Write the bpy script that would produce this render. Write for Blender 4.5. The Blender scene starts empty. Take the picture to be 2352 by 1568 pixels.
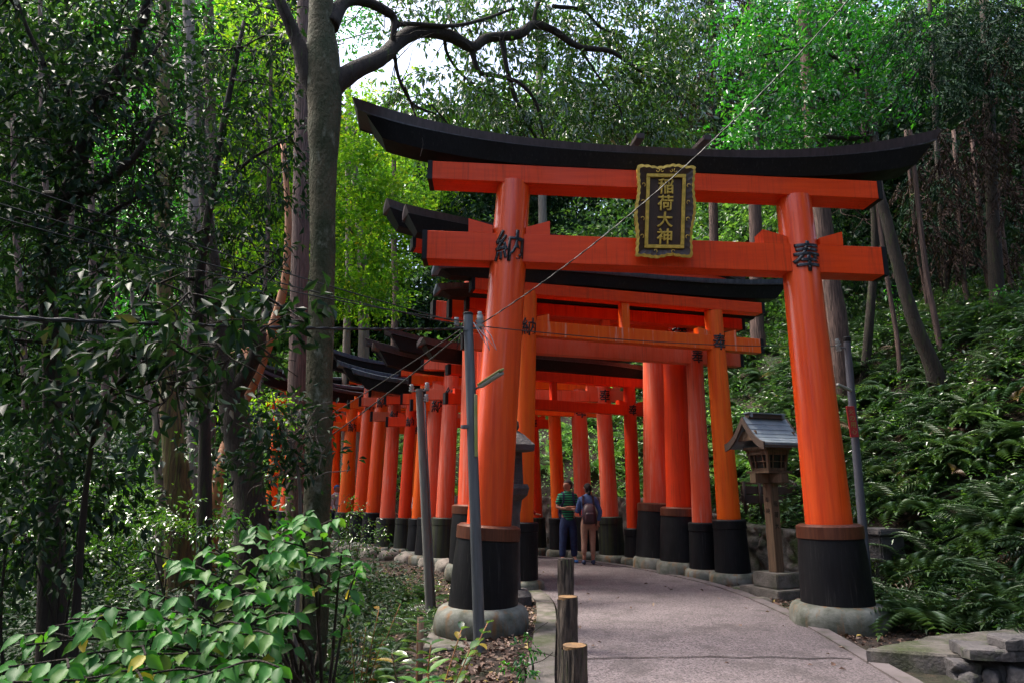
import bpy, bmesh, math, random
import numpy as np
from mathutils import Vector, Matrix, noise
R = math.radians
rng = np.random.default_rng(7)
random.seed(7)
SC = bpy.context.scene
COL = SC.collection

# ------------------------------------------------------------------ camera, sky, sun, exposure
CAMZ = 1.6
PITCH = 12.1
cam_data = bpy.data.cameras.new('camera')
cam_data.lens = 24.0; cam_data.sensor_width = 36.0
cam_data.clip_start = 0.05; cam_data.clip_end = 600
cam = bpy.data.objects.new('camera', cam_data); COL.objects.link(cam)
cam.location = (0, 0, CAMZ); cam.rotation_euler = (R(90 + PITCH), 0, 0)
SC.camera = cam

SUN_EL, SUN_AZ = 60.0, -70.0        # azimuth measured from +Y (the view) towards +X
world = bpy.data.worlds.new("World"); SC.world = world; world.use_nodes = True
wn = world.node_tree.nodes; wl = world.node_tree.links
for n in list(wn): wn.remove(n)
sky = wn.new('ShaderNodeTexSky'); sky.sky_type = 'NISHITA'; sky.sun_disc = False
sky.sun_elevation = R(SUN_EL); sky.sun_rotation = R(SUN_AZ)
sky.air_density = 1.0; sky.dust_density = 5.0; sky.ozone_density = 1.0
bg = wn.new('ShaderNodeBackground'); bg.inputs[1].default_value = 0.15
wo = wn.new('ShaderNodeOutputWorld')
wl.new(sky.outputs[0], bg.inputs[0]); wl.new(bg.outputs[0], wo.inputs[0])
sd = bpy.data.lights.new('sun', 'SUN'); sd.energy = 1.8; sd.angle = R(20); sd.color = (1.0, 0.95, 0.86)
sun = bpy.data.objects.new('sun', sd); COL.objects.link(sun)
dv = Vector((math.sin(R(SUN_AZ)) * math.cos(R(SUN_EL)), math.cos(R(SUN_AZ)) * math.cos(R(SUN_EL)), math.sin(R(SUN_EL))))
sun.rotation_euler = dv.to_track_quat('Z', 'Y').to_euler()
SC.view_settings.view_transform = 'Standard'; SC.view_settings.look = 'None'
SC.view_settings.exposure = 1.75; SC.view_settings.gamma = 1.0
SC.cycles.max_bounces = 6; SC.cycles.diffuse_bounces = 3; SC.cycles.glossy_bounces = 3
SC.cycles.transmission_bounces = 4; SC.cycles.transparent_max_bounces = 6
SC.cycles.caustics_reflective = False; SC.cycles.caustics_refractive = False

# ------------------------------------------------------------------ survey helpers (bearing + distance -> place)
F = 1568.0
cp, sp = math.cos(R(PITCH)), math.sin(R(PITCH))
def ray(px, py):
    x = (px - 1176) / F; u = (784 - py) / F
    return Vector((x, cp - u * sp, sp + u * cp))
CAM = Vector((0, 0, CAMZ))
def at(px, py, Y):
    d = ray(px, py); return CAM + d * (Y / d.y)
def ground(px, Y, z=0.0):
    zc = Y * cp + (z - CAMZ) * sp
    return Vector(((px - 1176) / F * zc, Y, z))
def on_plane(px, py, P, n):
    d = ray(px, py); return CAM + d * ((P - CAM).dot(n) / d.dot(n))

# ------------------------------------------------------------------ materials
def new_mat(name):
    m = bpy.data.materials.new(name); m.use_nodes = True
    nt = m.node_tree; b = nt.nodes['Principled BSDF']
    return m, nt, b
def mixcol(nt, fac, a, b):
    n = nt.nodes.new('ShaderNodeMix'); n.data_type = 'RGBA'
    if isinstance(fac, (int, float)): n.inputs[0].default_value = fac
    else: nt.links.new(fac, n.inputs[0])
    for i, v in ((6, a), (7, b)):
        if isinstance(v, tuple): n.inputs[i].default_value = (*v, 1)
        else: nt.links.new(v, n.inputs[i])
    return n.outputs[2]
def noise_fac(nt, scale, detail=4, lo=0.4, hi=0.6, stretch=(1, 1, 1), coord='Object', rough=0.6):
    tc = nt.nodes.new('ShaderNodeTexCoord'); mp = nt.nodes.new('ShaderNodeMapping')
    mp.inputs['Scale'].default_value = stretch
    nt.links.new(tc.outputs[coord], mp.inputs[0])
    nz = nt.nodes.new('ShaderNodeTexNoise'); nz.inputs['Scale'].default_value = scale
    nz.inputs['Detail'].default_value = detail; nz.inputs['Roughness'].default_value = rough
    nt.links.new(mp.outputs[0], nz.inputs['Vector'])
    mr = nt.nodes.new('ShaderNodeMapRange'); mr.inputs[1].default_value = lo; mr.inputs[2].default_value = hi
    nt.links.new(nz.outputs[0], mr.inputs[0])
    return mr.outputs[0]
def bump(nt, b, fac, strength=0.3, dist=0.02):
    bp = nt.nodes.new('ShaderNodeBump'); bp.inputs['Strength'].default_value = strength; bp.inputs['Distance'].default_value = dist
    nt.links.new(fac, bp.inputs['Height']); nt.links.new(bp.outputs[0], b.inputs['Normal'])
def mat_two(name, c1, c2, scale=3, rough=0.6, stretch=(1, 1, 1), lo=0.35, hi=0.65, c3=None, s3=20, lo3=0.55, hi3=0.7, bs=0.2, bscale=None, bd=0.01, spec=0.5, coat=0.0, metal=0.0, st3=None, streak=0.0):
    m, nt, b = new_mat(name)
    c = mixcol(nt, noise_fac(nt, scale, 5, lo, hi, stretch), c1, c2)
    if c3: c = mixcol(nt, noise_fac(nt, s3, 5, lo3, hi3, st3 or stretch), c, c3)
    if streak:
        f1 = noise_fac(nt, 1.0, 6, 0.50, 0.75, (26, 26, 1.1), rough=0.7); f2 = noise_fac(nt, 1.3, 3, 0.35, 0.65, (1, 1, 1))
        mu = nt.nodes.new('ShaderNodeMath'); mu.operation = 'MULTIPLY'; nt.links.new(f1, mu.inputs[0]); nt.links.new(f2, mu.inputs[1])
        mu2 = nt.nodes.new('ShaderNodeMath'); mu2.operation = 'MULTIPLY'; nt.links.new(mu.outputs[0], mu2.inputs[0]); mu2.inputs[1].default_value = streak
        c = mixcol(nt, mu2.outputs[0], c, tuple(v * 0.35 + 0.004 for v in c2))
        rr_ = nt.nodes.new('ShaderNodeMapRange'); rr_.inputs[3].default_value = rough; rr_.inputs[4].default_value = min(1, rough + .3); nt.links.new(f2, rr_.inputs[0]); nt.links.new(rr_.outputs[0], b.inputs['Roughness'])
    nt.links.new(c, b.inputs['Base Color'])
    b.inputs['Roughness'].default_value = rough; b.inputs['Specular IOR Level'].default_value = spec
    b.inputs['Coat Weight'].default_value = coat; b.inputs['Metallic'].default_value = metal
    if coat: b.inputs['Coat Roughness'].default_value = 0.13
    if bs: bump(nt, b, noise_fac(nt, bscale or scale * 6, 6, 0.2, 0.8, stretch), bs, bd)
    return m
V = (9, 9, 0.5)
M = {}
M['verm'] = mat_two('vermilion_paint', (0.86, 0.090, 0.003), (0.78, 0.060, 0.002), 2.0, 0.34, V, bs=0.12, bscale=14, spec=0.4, coat=0.55, c3=(0.62, 0.036, 0.001), s3=1.2, lo3=0.5, hi3=0.75, streak=0.45)
M['verm_beam'] = mat_two('vermilion_beam_paint', (0.80, 0.062, 0.002), (0.70, 0.044, 0.001), 2.0, 0.34, (0.6, 9, 9), bs=0.15, bscale=14, spec=0.3, streak=0.8)
M['verm_orange'] = mat_two('orange_vermilion_paint', (0.88, 0.15, 0.006), (0.82, 0.090, 0.004), 1.4, 0.42, V, bs=0.12, bscale=14, spec=0.3, streak=0.8)
M['verm_drip'] = mat_two('rain_streaked_orange_paint', (0.88, 0.14, 0.006), (0.82, 0.090, 0.004), 1.4, 0.42, V, bs=0.12, bscale=14, spec=0.3, c3=(0.80, 0.34, 0.24), s3=2.2, lo3=0.56, hi3=0.66)
M['verm_deep'] = mat_two('deep_red_paint', (0.66, 0.034, 0.003), (0.76, 0.055, 0.004), 1.5, 0.4, V, bs=0.15, bscale=14, c3=(0.09, 0.015, 0.010), s3=2.4, lo3=0.66, hi3=0.74, spec=0.3, streak=0.8)
M['verm_faded'] = mat_two('faded_pink_vermilion_paint', (0.72, 0.125, 0.055), (0.74, 0.070, 0.012), 0.9, 0.5, V, bs=0.15, bscale=14, c3=(0.72, 0.21, 0.14), s3=2.5, lo3=0.5, hi3=0.7, streak=0.8)
M['verm_pale'] = mat_two('weathered_salmon_paint', (0.74, 0.20, 0.11), (0.74, 0.11, 0.03), 1.0, 0.5, (3, 3, 1.0), bs=0.15, bscale=14, streak=0.8)
M['black'] = mat_two('black_lacquer', (0.003, 0.003, 0.004), (0.006, 0.006, 0.008), 3, 0.42, V, bs=0.15, bscale=10, c3=(0.040, 0.038, 0.036), s3=4, lo3=0.58, hi3=0.85, spec=0.25, streak=0.8)
M['mossblack'] = mat_two('mossy_black_wood', (0.005, 0.006, 0.006), (0.022, 0.030, 0.006), 1.6, 0.6, V, lo=0.42, hi=0.62, bs=0.2, bscale=10, streak=0.8)
M['ink'] = mat_two('black_ink_lettering', (0.010, 0.010, 0.014), (0.016, 0.016, 0.02), 5, 0.25, bs=0)
M['roofmetal'] = mat_two('brown_black_sheet_metal', (0.040, 0.028, 0.032), (0.072, 0.050, 0.056), 4, 0.36, (5, 1, 1), bs=0.1, c3=(0.10, 0.07, 0.06), s3=9, lo3=0.62, hi3=0.75)
M['trim'] = mat_two('folded_metal_edge', (0.12, 0.115, 0.13), (0.06, 0.055, 0.065), 5, 0.35, (3, 3, 1), bs=0, metal=0.5)
M['roofblue'] = mat_two('slate_blue_sheet_metal', (0.045, 0.052, 0.075), (0.10, 0.115, 0.15), 4, 0.38, (5, 1, 1), bs=0.1)
M['collar'] = mat_two('red_brown_copper_band', (0.085, 0.026, 0.014), (0.14, 0.045, 0.022), 4, 0.42, V, bs=0.1, metal=0.3)
M['basestone'] = mat_two('grey_green_foundation_stone', (0.20, 0.205, 0.18), (0.055, 0.062, 0.040), 4.0, 0.75, c3=(0.20, 0.10, 0.035), s3=2.6, lo3=0.53, hi3=0.68, bs=0.4, bscale=25, st3=(3, 3, 0.4))
M['stone'] = mat_two('rough_grey_rubble_stone', (0.27, 0.235, 0.20), (0.12, 0.11, 0.09), 2.5, 0.9, c3=(0.04, 0.06, 0.015), s3=1.6, lo3=0.55, hi3=0.68, bs=0.7, bscale=22, bd=0.02)
M['darkstone'] = mat_two('dark_mossy_stone', (0.11, 0.10, 0.10), (0.045, 0.042, 0.045), 2.5, 0.85, c3=(0.035, 0.05, 0.012), s3=2.0, lo3=0.58, hi3=0.7, bs=0.7, bscale=22, bd=0.02)
M['concrete'] = mat_two('weathered_concrete', (0.19, 0.165, 0.15), (0.075, 0.07, 0.055), 4.0, 0.85, c3=(0.045, 0.06, 0.015), s3=1.8, lo3=0.5, hi3=0.68, bs=0.8, bscale=30, bd=0.012)
M['wood'] = mat_two('weathered_cedar_wood', (0.17, 0.105, 0.06), (0.10, 0.055, 0.03), 3, 0.75, (12, 12, 0.7), bs=0.4, bscale=8, c3=(0.07, 0.06, 0.03), s3=1.5, lo3=0.55, hi3=0.7)
M['slate'] = mat_two('blue_grey_copper_roof', (0.16, 0.20, 0.24), (0.24, 0.28, 0.31), 5, 0.5, bs=0.2, c3=(0.22, 0.17, 0.10), s3=3, lo3=0.65, hi3=0.72)
M['darkwood'] = mat_two('dark_brown_wood', (0.05, 0.032, 0.025), (0.08, 0.05, 0.035), 3, 0.7, bs=0.3)
M['paper'] = mat_two('dark_lattice_opening', (0.010, 0.010, 0.010), (0.02, 0.018, 0.015), 3, 0.4, bs=0)
M['pole'] = mat_two('galvanised_grey_steel', (0.17, 0.185, 0.20), (0.11, 0.12, 0.13), 3, 0.5, V, bs=0.15, metal=0.45, c3=(0.13, 0.09, 0.06), s3=3, lo3=0.62, hi3=0.72)
M['concpole'] = mat_two('grey_concrete_pole', (0.20, 0.20, 0.185), (0.13, 0.13, 0.12), 3, 0.75, V, bs=0.2)
M['bluepole'] = mat_two('blue_grey_painted_pole', (0.09, 0.095, 0.12), (0.06, 0.06, 0.075), 3, 0.55, V, bs=0.1)
M['ceramic'] = mat_two('pale_porcelain', (0.42, 0.45, 0.46), (0.3, 0.32, 0.32), 6, 0.25, bs=0)
M['wire'] = mat_two('black_wire', (0.004, 0.005, 0.004), (0.010, 0.011, 0.009), 9, 0.5, bs=0)
M['lampglass'] = mat_two('grimy_white_diffuser', (0.36, 0.36, 0.33), (0.26, 0.27, 0.22), 6, 0.4, bs=0)
M['lampgreen'] = mat_two('algae_green_lamp_top', (0.22, 0.26, 0.05), (0.32, 0.30, 0.15), 6, 0.6, bs=0)
M['redsign'] = mat_two('red_tin_sign', (0.42, 0.02, 0.02), (0.33, 0.02, 0.02), 6, 0.5, bs=0)
M['gold'] = mat_two('aged_gold_leaf', (0.80, 0.52, 0.09), (0.50, 0.33, 0.05), 14, 0.36, bs=0.25, metal=0.25)
M['plaque'] = mat_two('dark_brown_plaque_wood', (0.060, 0.028, 0.016), (0.035, 0.018, 0.012), 4, 0.45, (12, 12, 1), bs=0.15)
M['logbark'] = mat_two('grey_brown_log_bark', (0.15, 0.115, 0.09), (0.025, 0.02, 0.018), 3, 0.9, (12, 12, 1.6), lo=.4, hi=.6, c3=(0.10, 0.11, 0.05), s3=2, lo3=.58, hi3=.7, bs=1.0, bscale=4, bd=0.04)
M['logend'] = mat_two('cut_log_end', (0.26, 0.145, 0.055), (0.10, 0.06, 0.035), 14, 0.85, bs=0.5)
M['bark_grey'] = mat_two('grey_green_smooth_bark', (0.085, 0.072, 0.036), (0.030, 0.040, 0.012), 3.0, 0.9, (2, 2, 1), c3=(0.19, 0.20, 0.14), s3=7, lo3=0.58, hi3=0.72, bs=1.0, bscale=16, bd=0.03, st3=(1, 1, 0.6))
M['bark_dark'] = mat_two('dark_brown_bark', (0.040, 0.028, 0.020), (0.018, 0.014, 0.011), 3, 0.9, (8, 8, 1), c3=(0.05, 0.07, 0.015), s3=1.5, lo3=0.58, hi3=0.7, bs=0.8, bscale=8, bd=0.03)
M['bark_cedar'] = mat_two('fibrous_red_grey_cedar_bark', (0.17, 0.105, 0.085), (0.06, 0.035, 0.03), 2.6, 0.9, (16, 16, 0.6), lo=0.4, hi=0.6, bs=1.0, bscale=3, bd=0.04)
M['bark_orange'] = mat_two('peeling_orange_bark', (0.38, 0.15, 0.055), (0.25, 0.11, 0.05), 4, 0.7, c3=(0.32, 0.26, 0.2), s3=5, lo3=0.6, hi3=0.7, bs=0.4)
M['bark_moss'] = mat_two('mossy_golden_bark', (0.17, 0.11, 0.04), (0.05, 0.035, 0.02), 2, 0.9, (12, 12, 0.7), c3=(0.14, 0.16, 0.03), s3=1.8, lo3=0.5, hi3=0.65, bs=0.9, bscale=4, bd=0.03)
M['bark_pale'] = mat_two('pale_grey_bark', (0.20, 0.17, 0.14), (0.10, 0.08, 0.07), 2.5, 0.9, (8, 8, 0.8), bs=0.6, bscale=5, bd=0.02)

def path_material():
    m, nt, b = new_mat('exposed_aggregate_path')
    c = mixcol(nt, noise_fac(nt, 0.5, 5, 0.35, 0.65), (0.160, 0.135, 0.142), (0.110, 0.092, 0.098))
    vo = nt.nodes.new('ShaderNodeTexVoronoi'); vo.inputs['Scale'].default_value = 75
    tc = nt.nodes.new('ShaderNodeTexCoord'); nt.links.new(tc.outputs['Object'], vo.inputs['Vector'])
    rp = nt.nodes.new('ShaderNodeValToRGB'); rp.color_ramp.elements[0].color = (0.40, 0.38, 0.38, 1); rp.color_ramp.elements[1].color = (1.75, 1.72, 1.65, 1)
    sp_ = nt.nodes.new('ShaderNodeSeparateColor'); nt.links.new(vo.outputs['Color'], sp_.inputs[0]); nt.links.new(sp_.outputs[0], rp.inputs[0])
    mm = nt.nodes.new('ShaderNodeMix'); mm.data_type = 'RGBA'; mm.blend_type = 'MULTIPLY'; mm.inputs[0].default_value = 1
    nt.links.new(c, mm.inputs[6]); nt.links.new(rp.outputs[0], mm.inputs[7])
    c2 = mixcol(nt, noise_fac(nt, 2.2, 8, 0.50, 0.78), mm.outputs[2], (0.060, 0.050, 0.048))
    nt.links.new(c2, b.inputs['Base Color']); b.inputs['Roughness'].default_value = 0.8
    bump(nt, b, vo.outputs['Distance'], 0.5, 0.006)
    return m
M['path'] = path_material()
def soil_material():
    m, nt, b = new_mat('forest_soil_and_litter')
    c = mixcol(nt, noise_fac(nt, 9, 6, 0.4, 0.62), (0.020, 0.013, 0.010), (0.060, 0.038, 0.026))
    c = mixcol(nt, noise_fac(nt, 0.7, 5, 0.50, 0.62), c, (0.020, 0.030, 0.009))
    nt.links.new(c, b.inputs['Base Color']); b.inputs['Roughness'].default_value = 0.95
    bump(nt, b, noise_fac(nt, 16, 6, 0.2, 0.8), 0.8, 0.05)
    return m
M['soil'] = soil_material()

def leaf_mat(name, stops, trans=0.35, tcol=(0.25, 0.5, 0.03), rough=0.35, spec=0.5):
    m, nt, b = new_mat(name)
    at_ = nt.nodes.new('ShaderNodeAttribute'); at_.attribute_name = 'rnd'
    rp = nt.nodes.new('ShaderNodeValToRGB'); el = rp.color_ramp.elements
    while len(el) < len(stops): el.new(0.5)
    for e, (p, c) in zip(el, stops): e.position = p; e.color = (*c, 1)
    nt.links.new(at_.outputs['Fac'], rp.inputs[0]); nt.links.new(rp.outputs[0], b.inputs['Base Color'])
    b.inputs['Roughness'].default_value = rough; b.inputs['Specular IOR Level'].default_value = spec
    tr = nt.nodes.new('ShaderNodeBsdfTranslucent')
    mm = nt.nodes.new('ShaderNodeMix'); mm.data_type = 'RGBA'; mm.blend_type = 'MULTIPLY'; mm.inputs[0].default_value = 1
    nt.links.new(rp.outputs[0], mm.inputs[6]); mm.inputs[7].default_value = (*tcol, 1)
    nt.links.new(mm.outputs[2], tr.inputs[0])
    ms = nt.nodes.new('ShaderNodeMixShader'); ms.inputs[0].default_value = trans
    nt.links.new(b.outputs[0], ms.inputs[1]); nt.links.new(tr.outputs[0], ms.inputs[2])
    out = nt.nodes['Material Output']; nt.links.new(ms.outputs[0], out.inputs[0])
    return m
TC = (2.2, 2.6, 0.9)
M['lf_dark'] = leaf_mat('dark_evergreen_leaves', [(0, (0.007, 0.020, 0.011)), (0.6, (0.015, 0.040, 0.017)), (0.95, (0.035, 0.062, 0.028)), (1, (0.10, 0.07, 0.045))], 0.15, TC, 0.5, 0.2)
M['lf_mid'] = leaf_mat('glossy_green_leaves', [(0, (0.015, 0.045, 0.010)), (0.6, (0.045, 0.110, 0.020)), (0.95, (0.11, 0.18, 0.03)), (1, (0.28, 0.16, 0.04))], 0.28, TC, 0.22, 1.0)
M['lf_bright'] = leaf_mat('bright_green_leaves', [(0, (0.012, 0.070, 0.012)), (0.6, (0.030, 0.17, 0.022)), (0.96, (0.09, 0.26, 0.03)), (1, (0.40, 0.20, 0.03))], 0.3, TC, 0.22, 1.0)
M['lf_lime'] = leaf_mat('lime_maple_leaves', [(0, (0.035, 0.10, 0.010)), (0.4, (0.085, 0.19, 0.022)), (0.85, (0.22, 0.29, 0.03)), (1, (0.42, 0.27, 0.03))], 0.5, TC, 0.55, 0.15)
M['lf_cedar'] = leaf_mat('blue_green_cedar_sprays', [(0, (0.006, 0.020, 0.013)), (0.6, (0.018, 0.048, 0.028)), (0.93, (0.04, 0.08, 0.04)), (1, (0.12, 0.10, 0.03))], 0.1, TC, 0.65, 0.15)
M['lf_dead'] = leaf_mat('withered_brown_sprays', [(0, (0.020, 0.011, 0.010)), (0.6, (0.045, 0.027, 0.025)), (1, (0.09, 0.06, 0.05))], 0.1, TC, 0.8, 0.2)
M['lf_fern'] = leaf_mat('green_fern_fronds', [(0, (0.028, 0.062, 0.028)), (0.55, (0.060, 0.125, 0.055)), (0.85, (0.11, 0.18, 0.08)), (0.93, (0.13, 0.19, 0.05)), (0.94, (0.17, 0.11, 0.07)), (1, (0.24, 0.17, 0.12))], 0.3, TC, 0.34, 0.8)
M['lf_freshfern_lit'] = leaf_mat('pale_fresh_fern_fronds_lit', [(0, (0.10, 0.20, 0.08)), (0.6, (0.20, 0.36, 0.16)), (1, (0.32, 0.46, 0.18))], 0.35, TC, 0.4, 0.6)  # fresh fronds are paler; colour lightened further to make up for the bank's shade
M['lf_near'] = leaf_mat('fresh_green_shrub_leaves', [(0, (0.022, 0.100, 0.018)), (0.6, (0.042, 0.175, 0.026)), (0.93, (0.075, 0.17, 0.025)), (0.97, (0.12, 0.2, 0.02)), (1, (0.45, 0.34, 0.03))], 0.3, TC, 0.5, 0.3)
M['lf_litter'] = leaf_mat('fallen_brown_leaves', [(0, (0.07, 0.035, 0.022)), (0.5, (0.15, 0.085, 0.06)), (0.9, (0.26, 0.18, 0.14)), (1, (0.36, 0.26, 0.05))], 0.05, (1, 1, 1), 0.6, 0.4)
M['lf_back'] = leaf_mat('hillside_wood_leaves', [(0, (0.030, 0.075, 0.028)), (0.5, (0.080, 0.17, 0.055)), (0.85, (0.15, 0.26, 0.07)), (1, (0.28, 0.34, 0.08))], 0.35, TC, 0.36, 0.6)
def cloth(name, c1, c2=None, rough=0.85):
    return mat_two(name, c1, c2 or tuple(v * 0.7 for v in c1), 12, rough, bs=0.2, bscale=60)
M['skin'] = cloth('skin', (0.46, 0.22, 0.14), (0.42, 0.19, 0.12), 0.5)
M['hair'] = cloth('black_hair', (0.012, 0.010, 0.012))
M['greyhair'] = cloth('greying_hair', (0.045, 0.035, 0.035))
M['denim'] = cloth('dark_denim', (0.012, 0.022, 0.070), (0.02, 0.04, 0.12))
M['shirtblue'] = cloth('light_denim_shirt', (0.06, 0.12, 0.30), (0.10, 0.17, 0.36))
M['beige'] = cloth('beige_cotton', (0.42, 0.24, 0.17), (0.34, 0.19, 0.13))
M['maroon'] = cloth('maroon_nylon', (0.055, 0.020, 0.030), (0.03, 0.012, 0.018), 0.5)
M['shoeblue'] = cloth('blue_mesh', (0.04, 0.16, 0.42))
M['shoedark'] = cloth('grey_blue_mesh', (0.04, 0.055, 0.11))
M['redcloth'] = cloth('red_cloth', (0.5, 0.02, 0.03))
M['lilac'] = cloth('lilac_cloth', (0.35, 0.25, 0.42))
M['white'] = cloth('white_cloth', (0.6, 0.58, 0.62))
M['navy'] = cloth('navy_cloth', (0.015, 0.02, 0.07))
def stripes():
    m, nt, b = new_mat('green_striped_jersey')
    tc = nt.nodes.new('ShaderNodeTexCoord'); sx = nt.nodes.new('ShaderNodeSeparateXYZ'); nt.links.new(tc.outputs['Object'], sx.inputs[0])
    mu = nt.nodes.new('ShaderNodeMath'); mu.operation = 'MULTIPLY'; mu.inputs[1].default_value = 2 * math.pi / 0.052; nt.links.new(sx.outputs[2], mu.inputs[0])
    si = nt.nodes.new('ShaderNodeMath'); si.operation = 'SINE'; nt.links.new(mu.outputs[0], si.inputs[0])
    gt = nt.nodes.new('ShaderNodeMath'); gt.operation = 'GREATER_THAN'; gt.inputs[1].default_value = 0.1; nt.links.new(si.outputs[0], gt.inputs[0])
    nt.links.new(mixcol(nt, gt.outputs[0], (0.008, 0.03, 0.04), (0.02, 0.30, 0.13)), b.inputs['Base Color'])
    b.inputs['Roughness'].default_value = 0.85
    return m
M['stripes'] = stripes()

# ------------------------------------------------------------------ object helpers
def tag(o, label=None, cat=None, group=None, kind=None):
    if label: o['label'] = label
    if cat: o['category'] = cat
    if group: o['group'] = group
    if kind: o['kind'] = kind
    return o
def empty(name, loc, label, cat, group=None):
    o = bpy.data.objects.new(name, None); o.empty_display_size = 0.2; o.location = loc; COL.objects.link(o)
    return tag(o, label, cat, group)
def link_mesh(name, me, mat=None, parent=None):
    o = bpy.data.objects.new(name, me); COL.objects.link(o)
    if mat is not None and len(me.materials) == 0: me.materials.append(mat)
    if parent is not None:
        o.parent = parent
        base = world_loc(parent)
        o.location = -base
    return o
def world_loc(o):
    v = Vector(o.location)
    while o.parent: o = o.parent; v += Vector(o.location)
    return v
def obj(name, bm, mat, parent=None, smooth=False):
    me = bpy.data.meshes.new(name); 
    if smooth:
        for f in bm.faces: f.smooth = True
    bm.to_mesh(me); bm.free()
    return link_mesh(name, me, mat, parent)
def np_mesh(name, verts, faces, rnd=None, smooth=False):
    """faces: (n,k) int array all the same size"""
    me = bpy.data.meshes.new(name)
    verts = np.ascontiguousarray(verts, dtype=np.float32); faces = np.ascontiguousarray(faces, dtype=np.int32)
    n, k = faces.shape
    me.vertices.add(len(verts)); me.vertices.foreach_set('co', verts.ravel())
    me.loops.add(n * k); me.loops.foreach_set('vertex_index', faces.ravel())
    me.polygons.add(n); me.polygons.foreach_set('loop_start', np.arange(0, n * k, k, dtype=np.int32))
    me.polygons.foreach_set('loop_total', np.full(n, k, dtype=np.int32))
    if smooth: me.polygons.foreach_set('use_smooth', np.ones(n, dtype=bool))
    me.update(calc_edges=True)
    if rnd is not None:
        a = me.attributes.new('rnd', 'FLOAT', 'FACE'); a.data.foreach_set('value', np.ascontiguousarray(rnd, dtype=np.float32))
    return me
def add_box(bm, c, size, rot=None, bevel=0.0):
    r = bmesh.ops.create_cube(bm, size=1.0)
    vs = r['verts']
    bmesh.ops.scale(bm, vec=size, verts=vs)
    if bevel:
        es = list({e for v in vs for e in v.link_edges})
        rr = bmesh.ops.bevel(bm, geom=es, offset=bevel, segments=2, affect='EDGES')
        vs = list({v for f in rr['faces'] for v in f.verts} | {v for v in vs if v.is_valid})
    if rot is not None: bmesh.ops.transform(bm, matrix=rot.to_4x4(), verts=vs)
    bmesh.ops.translate(bm, vec=c, verts=vs)
    return vs
def frame_of(d):
    d = d.normalized(); a = Vector((0, 0, 1)) if abs(d.z) < 0.95 else Vector((1, 0, 0))
    u = d.cross(a).normalized(); v = u.cross(d).normalized(); return u, v
def add_lathe(bm, p0, p1, prof, seg=32, caps=True, wob=0.0, crisp=0.45):
    """prof: list of (t, r): t metres along the axis from p0; corners sharper than crisp radians stay crisp"""
    d = (p1 - p0).normalized(); u, v = frame_of(d)
    def ring(t, r):
        c = p0 + d * t
        return [bm.verts.new(c + (u * math.cos(a) + v * math.sin(a)) * r * (1 + (wob * noise.noise(Vector((math.cos(a) * 2, math.sin(a) * 2, t * 3))) if wob else 0))) for a in [2 * math.pi * i / seg for i in range(seg)]]
    cur = ring(*prof[0]); first = cur
    if caps: bm.faces.new(list(reversed(ring(*prof[0]))))
    for k in range(1, len(prof)):
        nx = ring(*prof[k])
        for i in range(seg): bm.faces.new((cur[i], cur[(i + 1) % seg], nx[(i + 1) % seg], nx[i])).smooth = True
        cur = nx
        if k < len(prof) - 1:
            a0 = math.atan2(prof[k][1] - prof[k - 1][1], prof[k][0] - prof[k - 1][0]); a1 = math.atan2(prof[k + 1][1] - prof[k][1], prof[k + 1][0] - prof[k][0])
            if abs(a0 - a1) > crisp: cur = ring(*prof[k])
    if caps: bm.faces.new(ring(*prof[-1]))
def add_tube(bm, pts, rad, seg=8, caps=True):
    pts = [Vector(p) for p in pts]; n = len(pts)
    if not hasattr(rad, '__len__'): rad = [rad] * n
    rings = []; u = None
    for i in range(n):
        d = (pts[min(i + 1, n - 1)] - pts[max(i - 1, 0)]).normalized()
        if u is None: u, v = frame_of(d)
        else:
            u = (u - d * u.dot(d)).normalized(); v = d.cross(u).normalized()
        v = d.cross(u).normalized()
        rings.append([bm.verts.new(pts[i] + (u * math.cos(a) + v * math.sin(a)) * rad[i]) for a in [2 * math.pi * k / seg for k in range(seg)]])
    for a, b in zip(rings, rings[1:]):
        for i in range(seg): bm.faces.new((a[i], a[(i + 1) % seg], b[(i + 1) % seg], b[i])).smooth = True
    if caps:
        bm.faces.new(list(reversed(rings[0]))); bm.faces.new(rings[-1])
def add_sweep(bm, sections):
    """sections: list of rings (lists of Vector) of equal length"""
    rings = [[bm.verts.new(p) for p in s] for s in sections]
    k = len(rings[0])
    for a, b in zip(rings, rings[1:]):
        for i in range(k): bm.faces.new((a[i], a[(i + 1) % k], b[(i + 1) % k], b[i]))
    bm.faces.new(list(reversed(rings[0]))); bm.faces.new(rings[-1])
def recalc(bm): bmesh.ops.recalc_face_normals(bm, faces=bm.faces)
def text_bm(ch, offset=0.0, extrude=0.0, bevel=0.0):
    c = bpy.data.curves.new('lettering_curve', 'FONT'); c.body = ch; c.offset = offset; c.extrude = extrude; c.bevel_depth = bevel; c.resolution_u = 12
    o = bpy.data.objects.new('lettering_tmp', c); COL.objects.link(o)
    bpy.context.view_layer.update()
    me = bpy.data.meshes.new_from_object(o.evaluated_get(bpy.context.evaluated_depsgraph_get()))
    bpy.data.objects.remove(o); bpy.data.curves.remove(c)
    bm = bmesh.new(); bm.from_mesh(me); bpy.data.meshes.remove(me)
    xs = [v.co.x for v in bm.verts]; ys = [v.co.y for v in bm.verts]
    cx, cy = (min(xs) + max(xs)) / 2, (min(ys) + max(ys)) / 2; h = max(max(ys) - min(ys), max(xs) - min(xs))
    for v in bm.verts: v.co = Vector(((v.co.x - cx) / h, (v.co.y - cy) / h, v.co.z / h))
    return bm
TEXT_CACHE = {}
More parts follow.
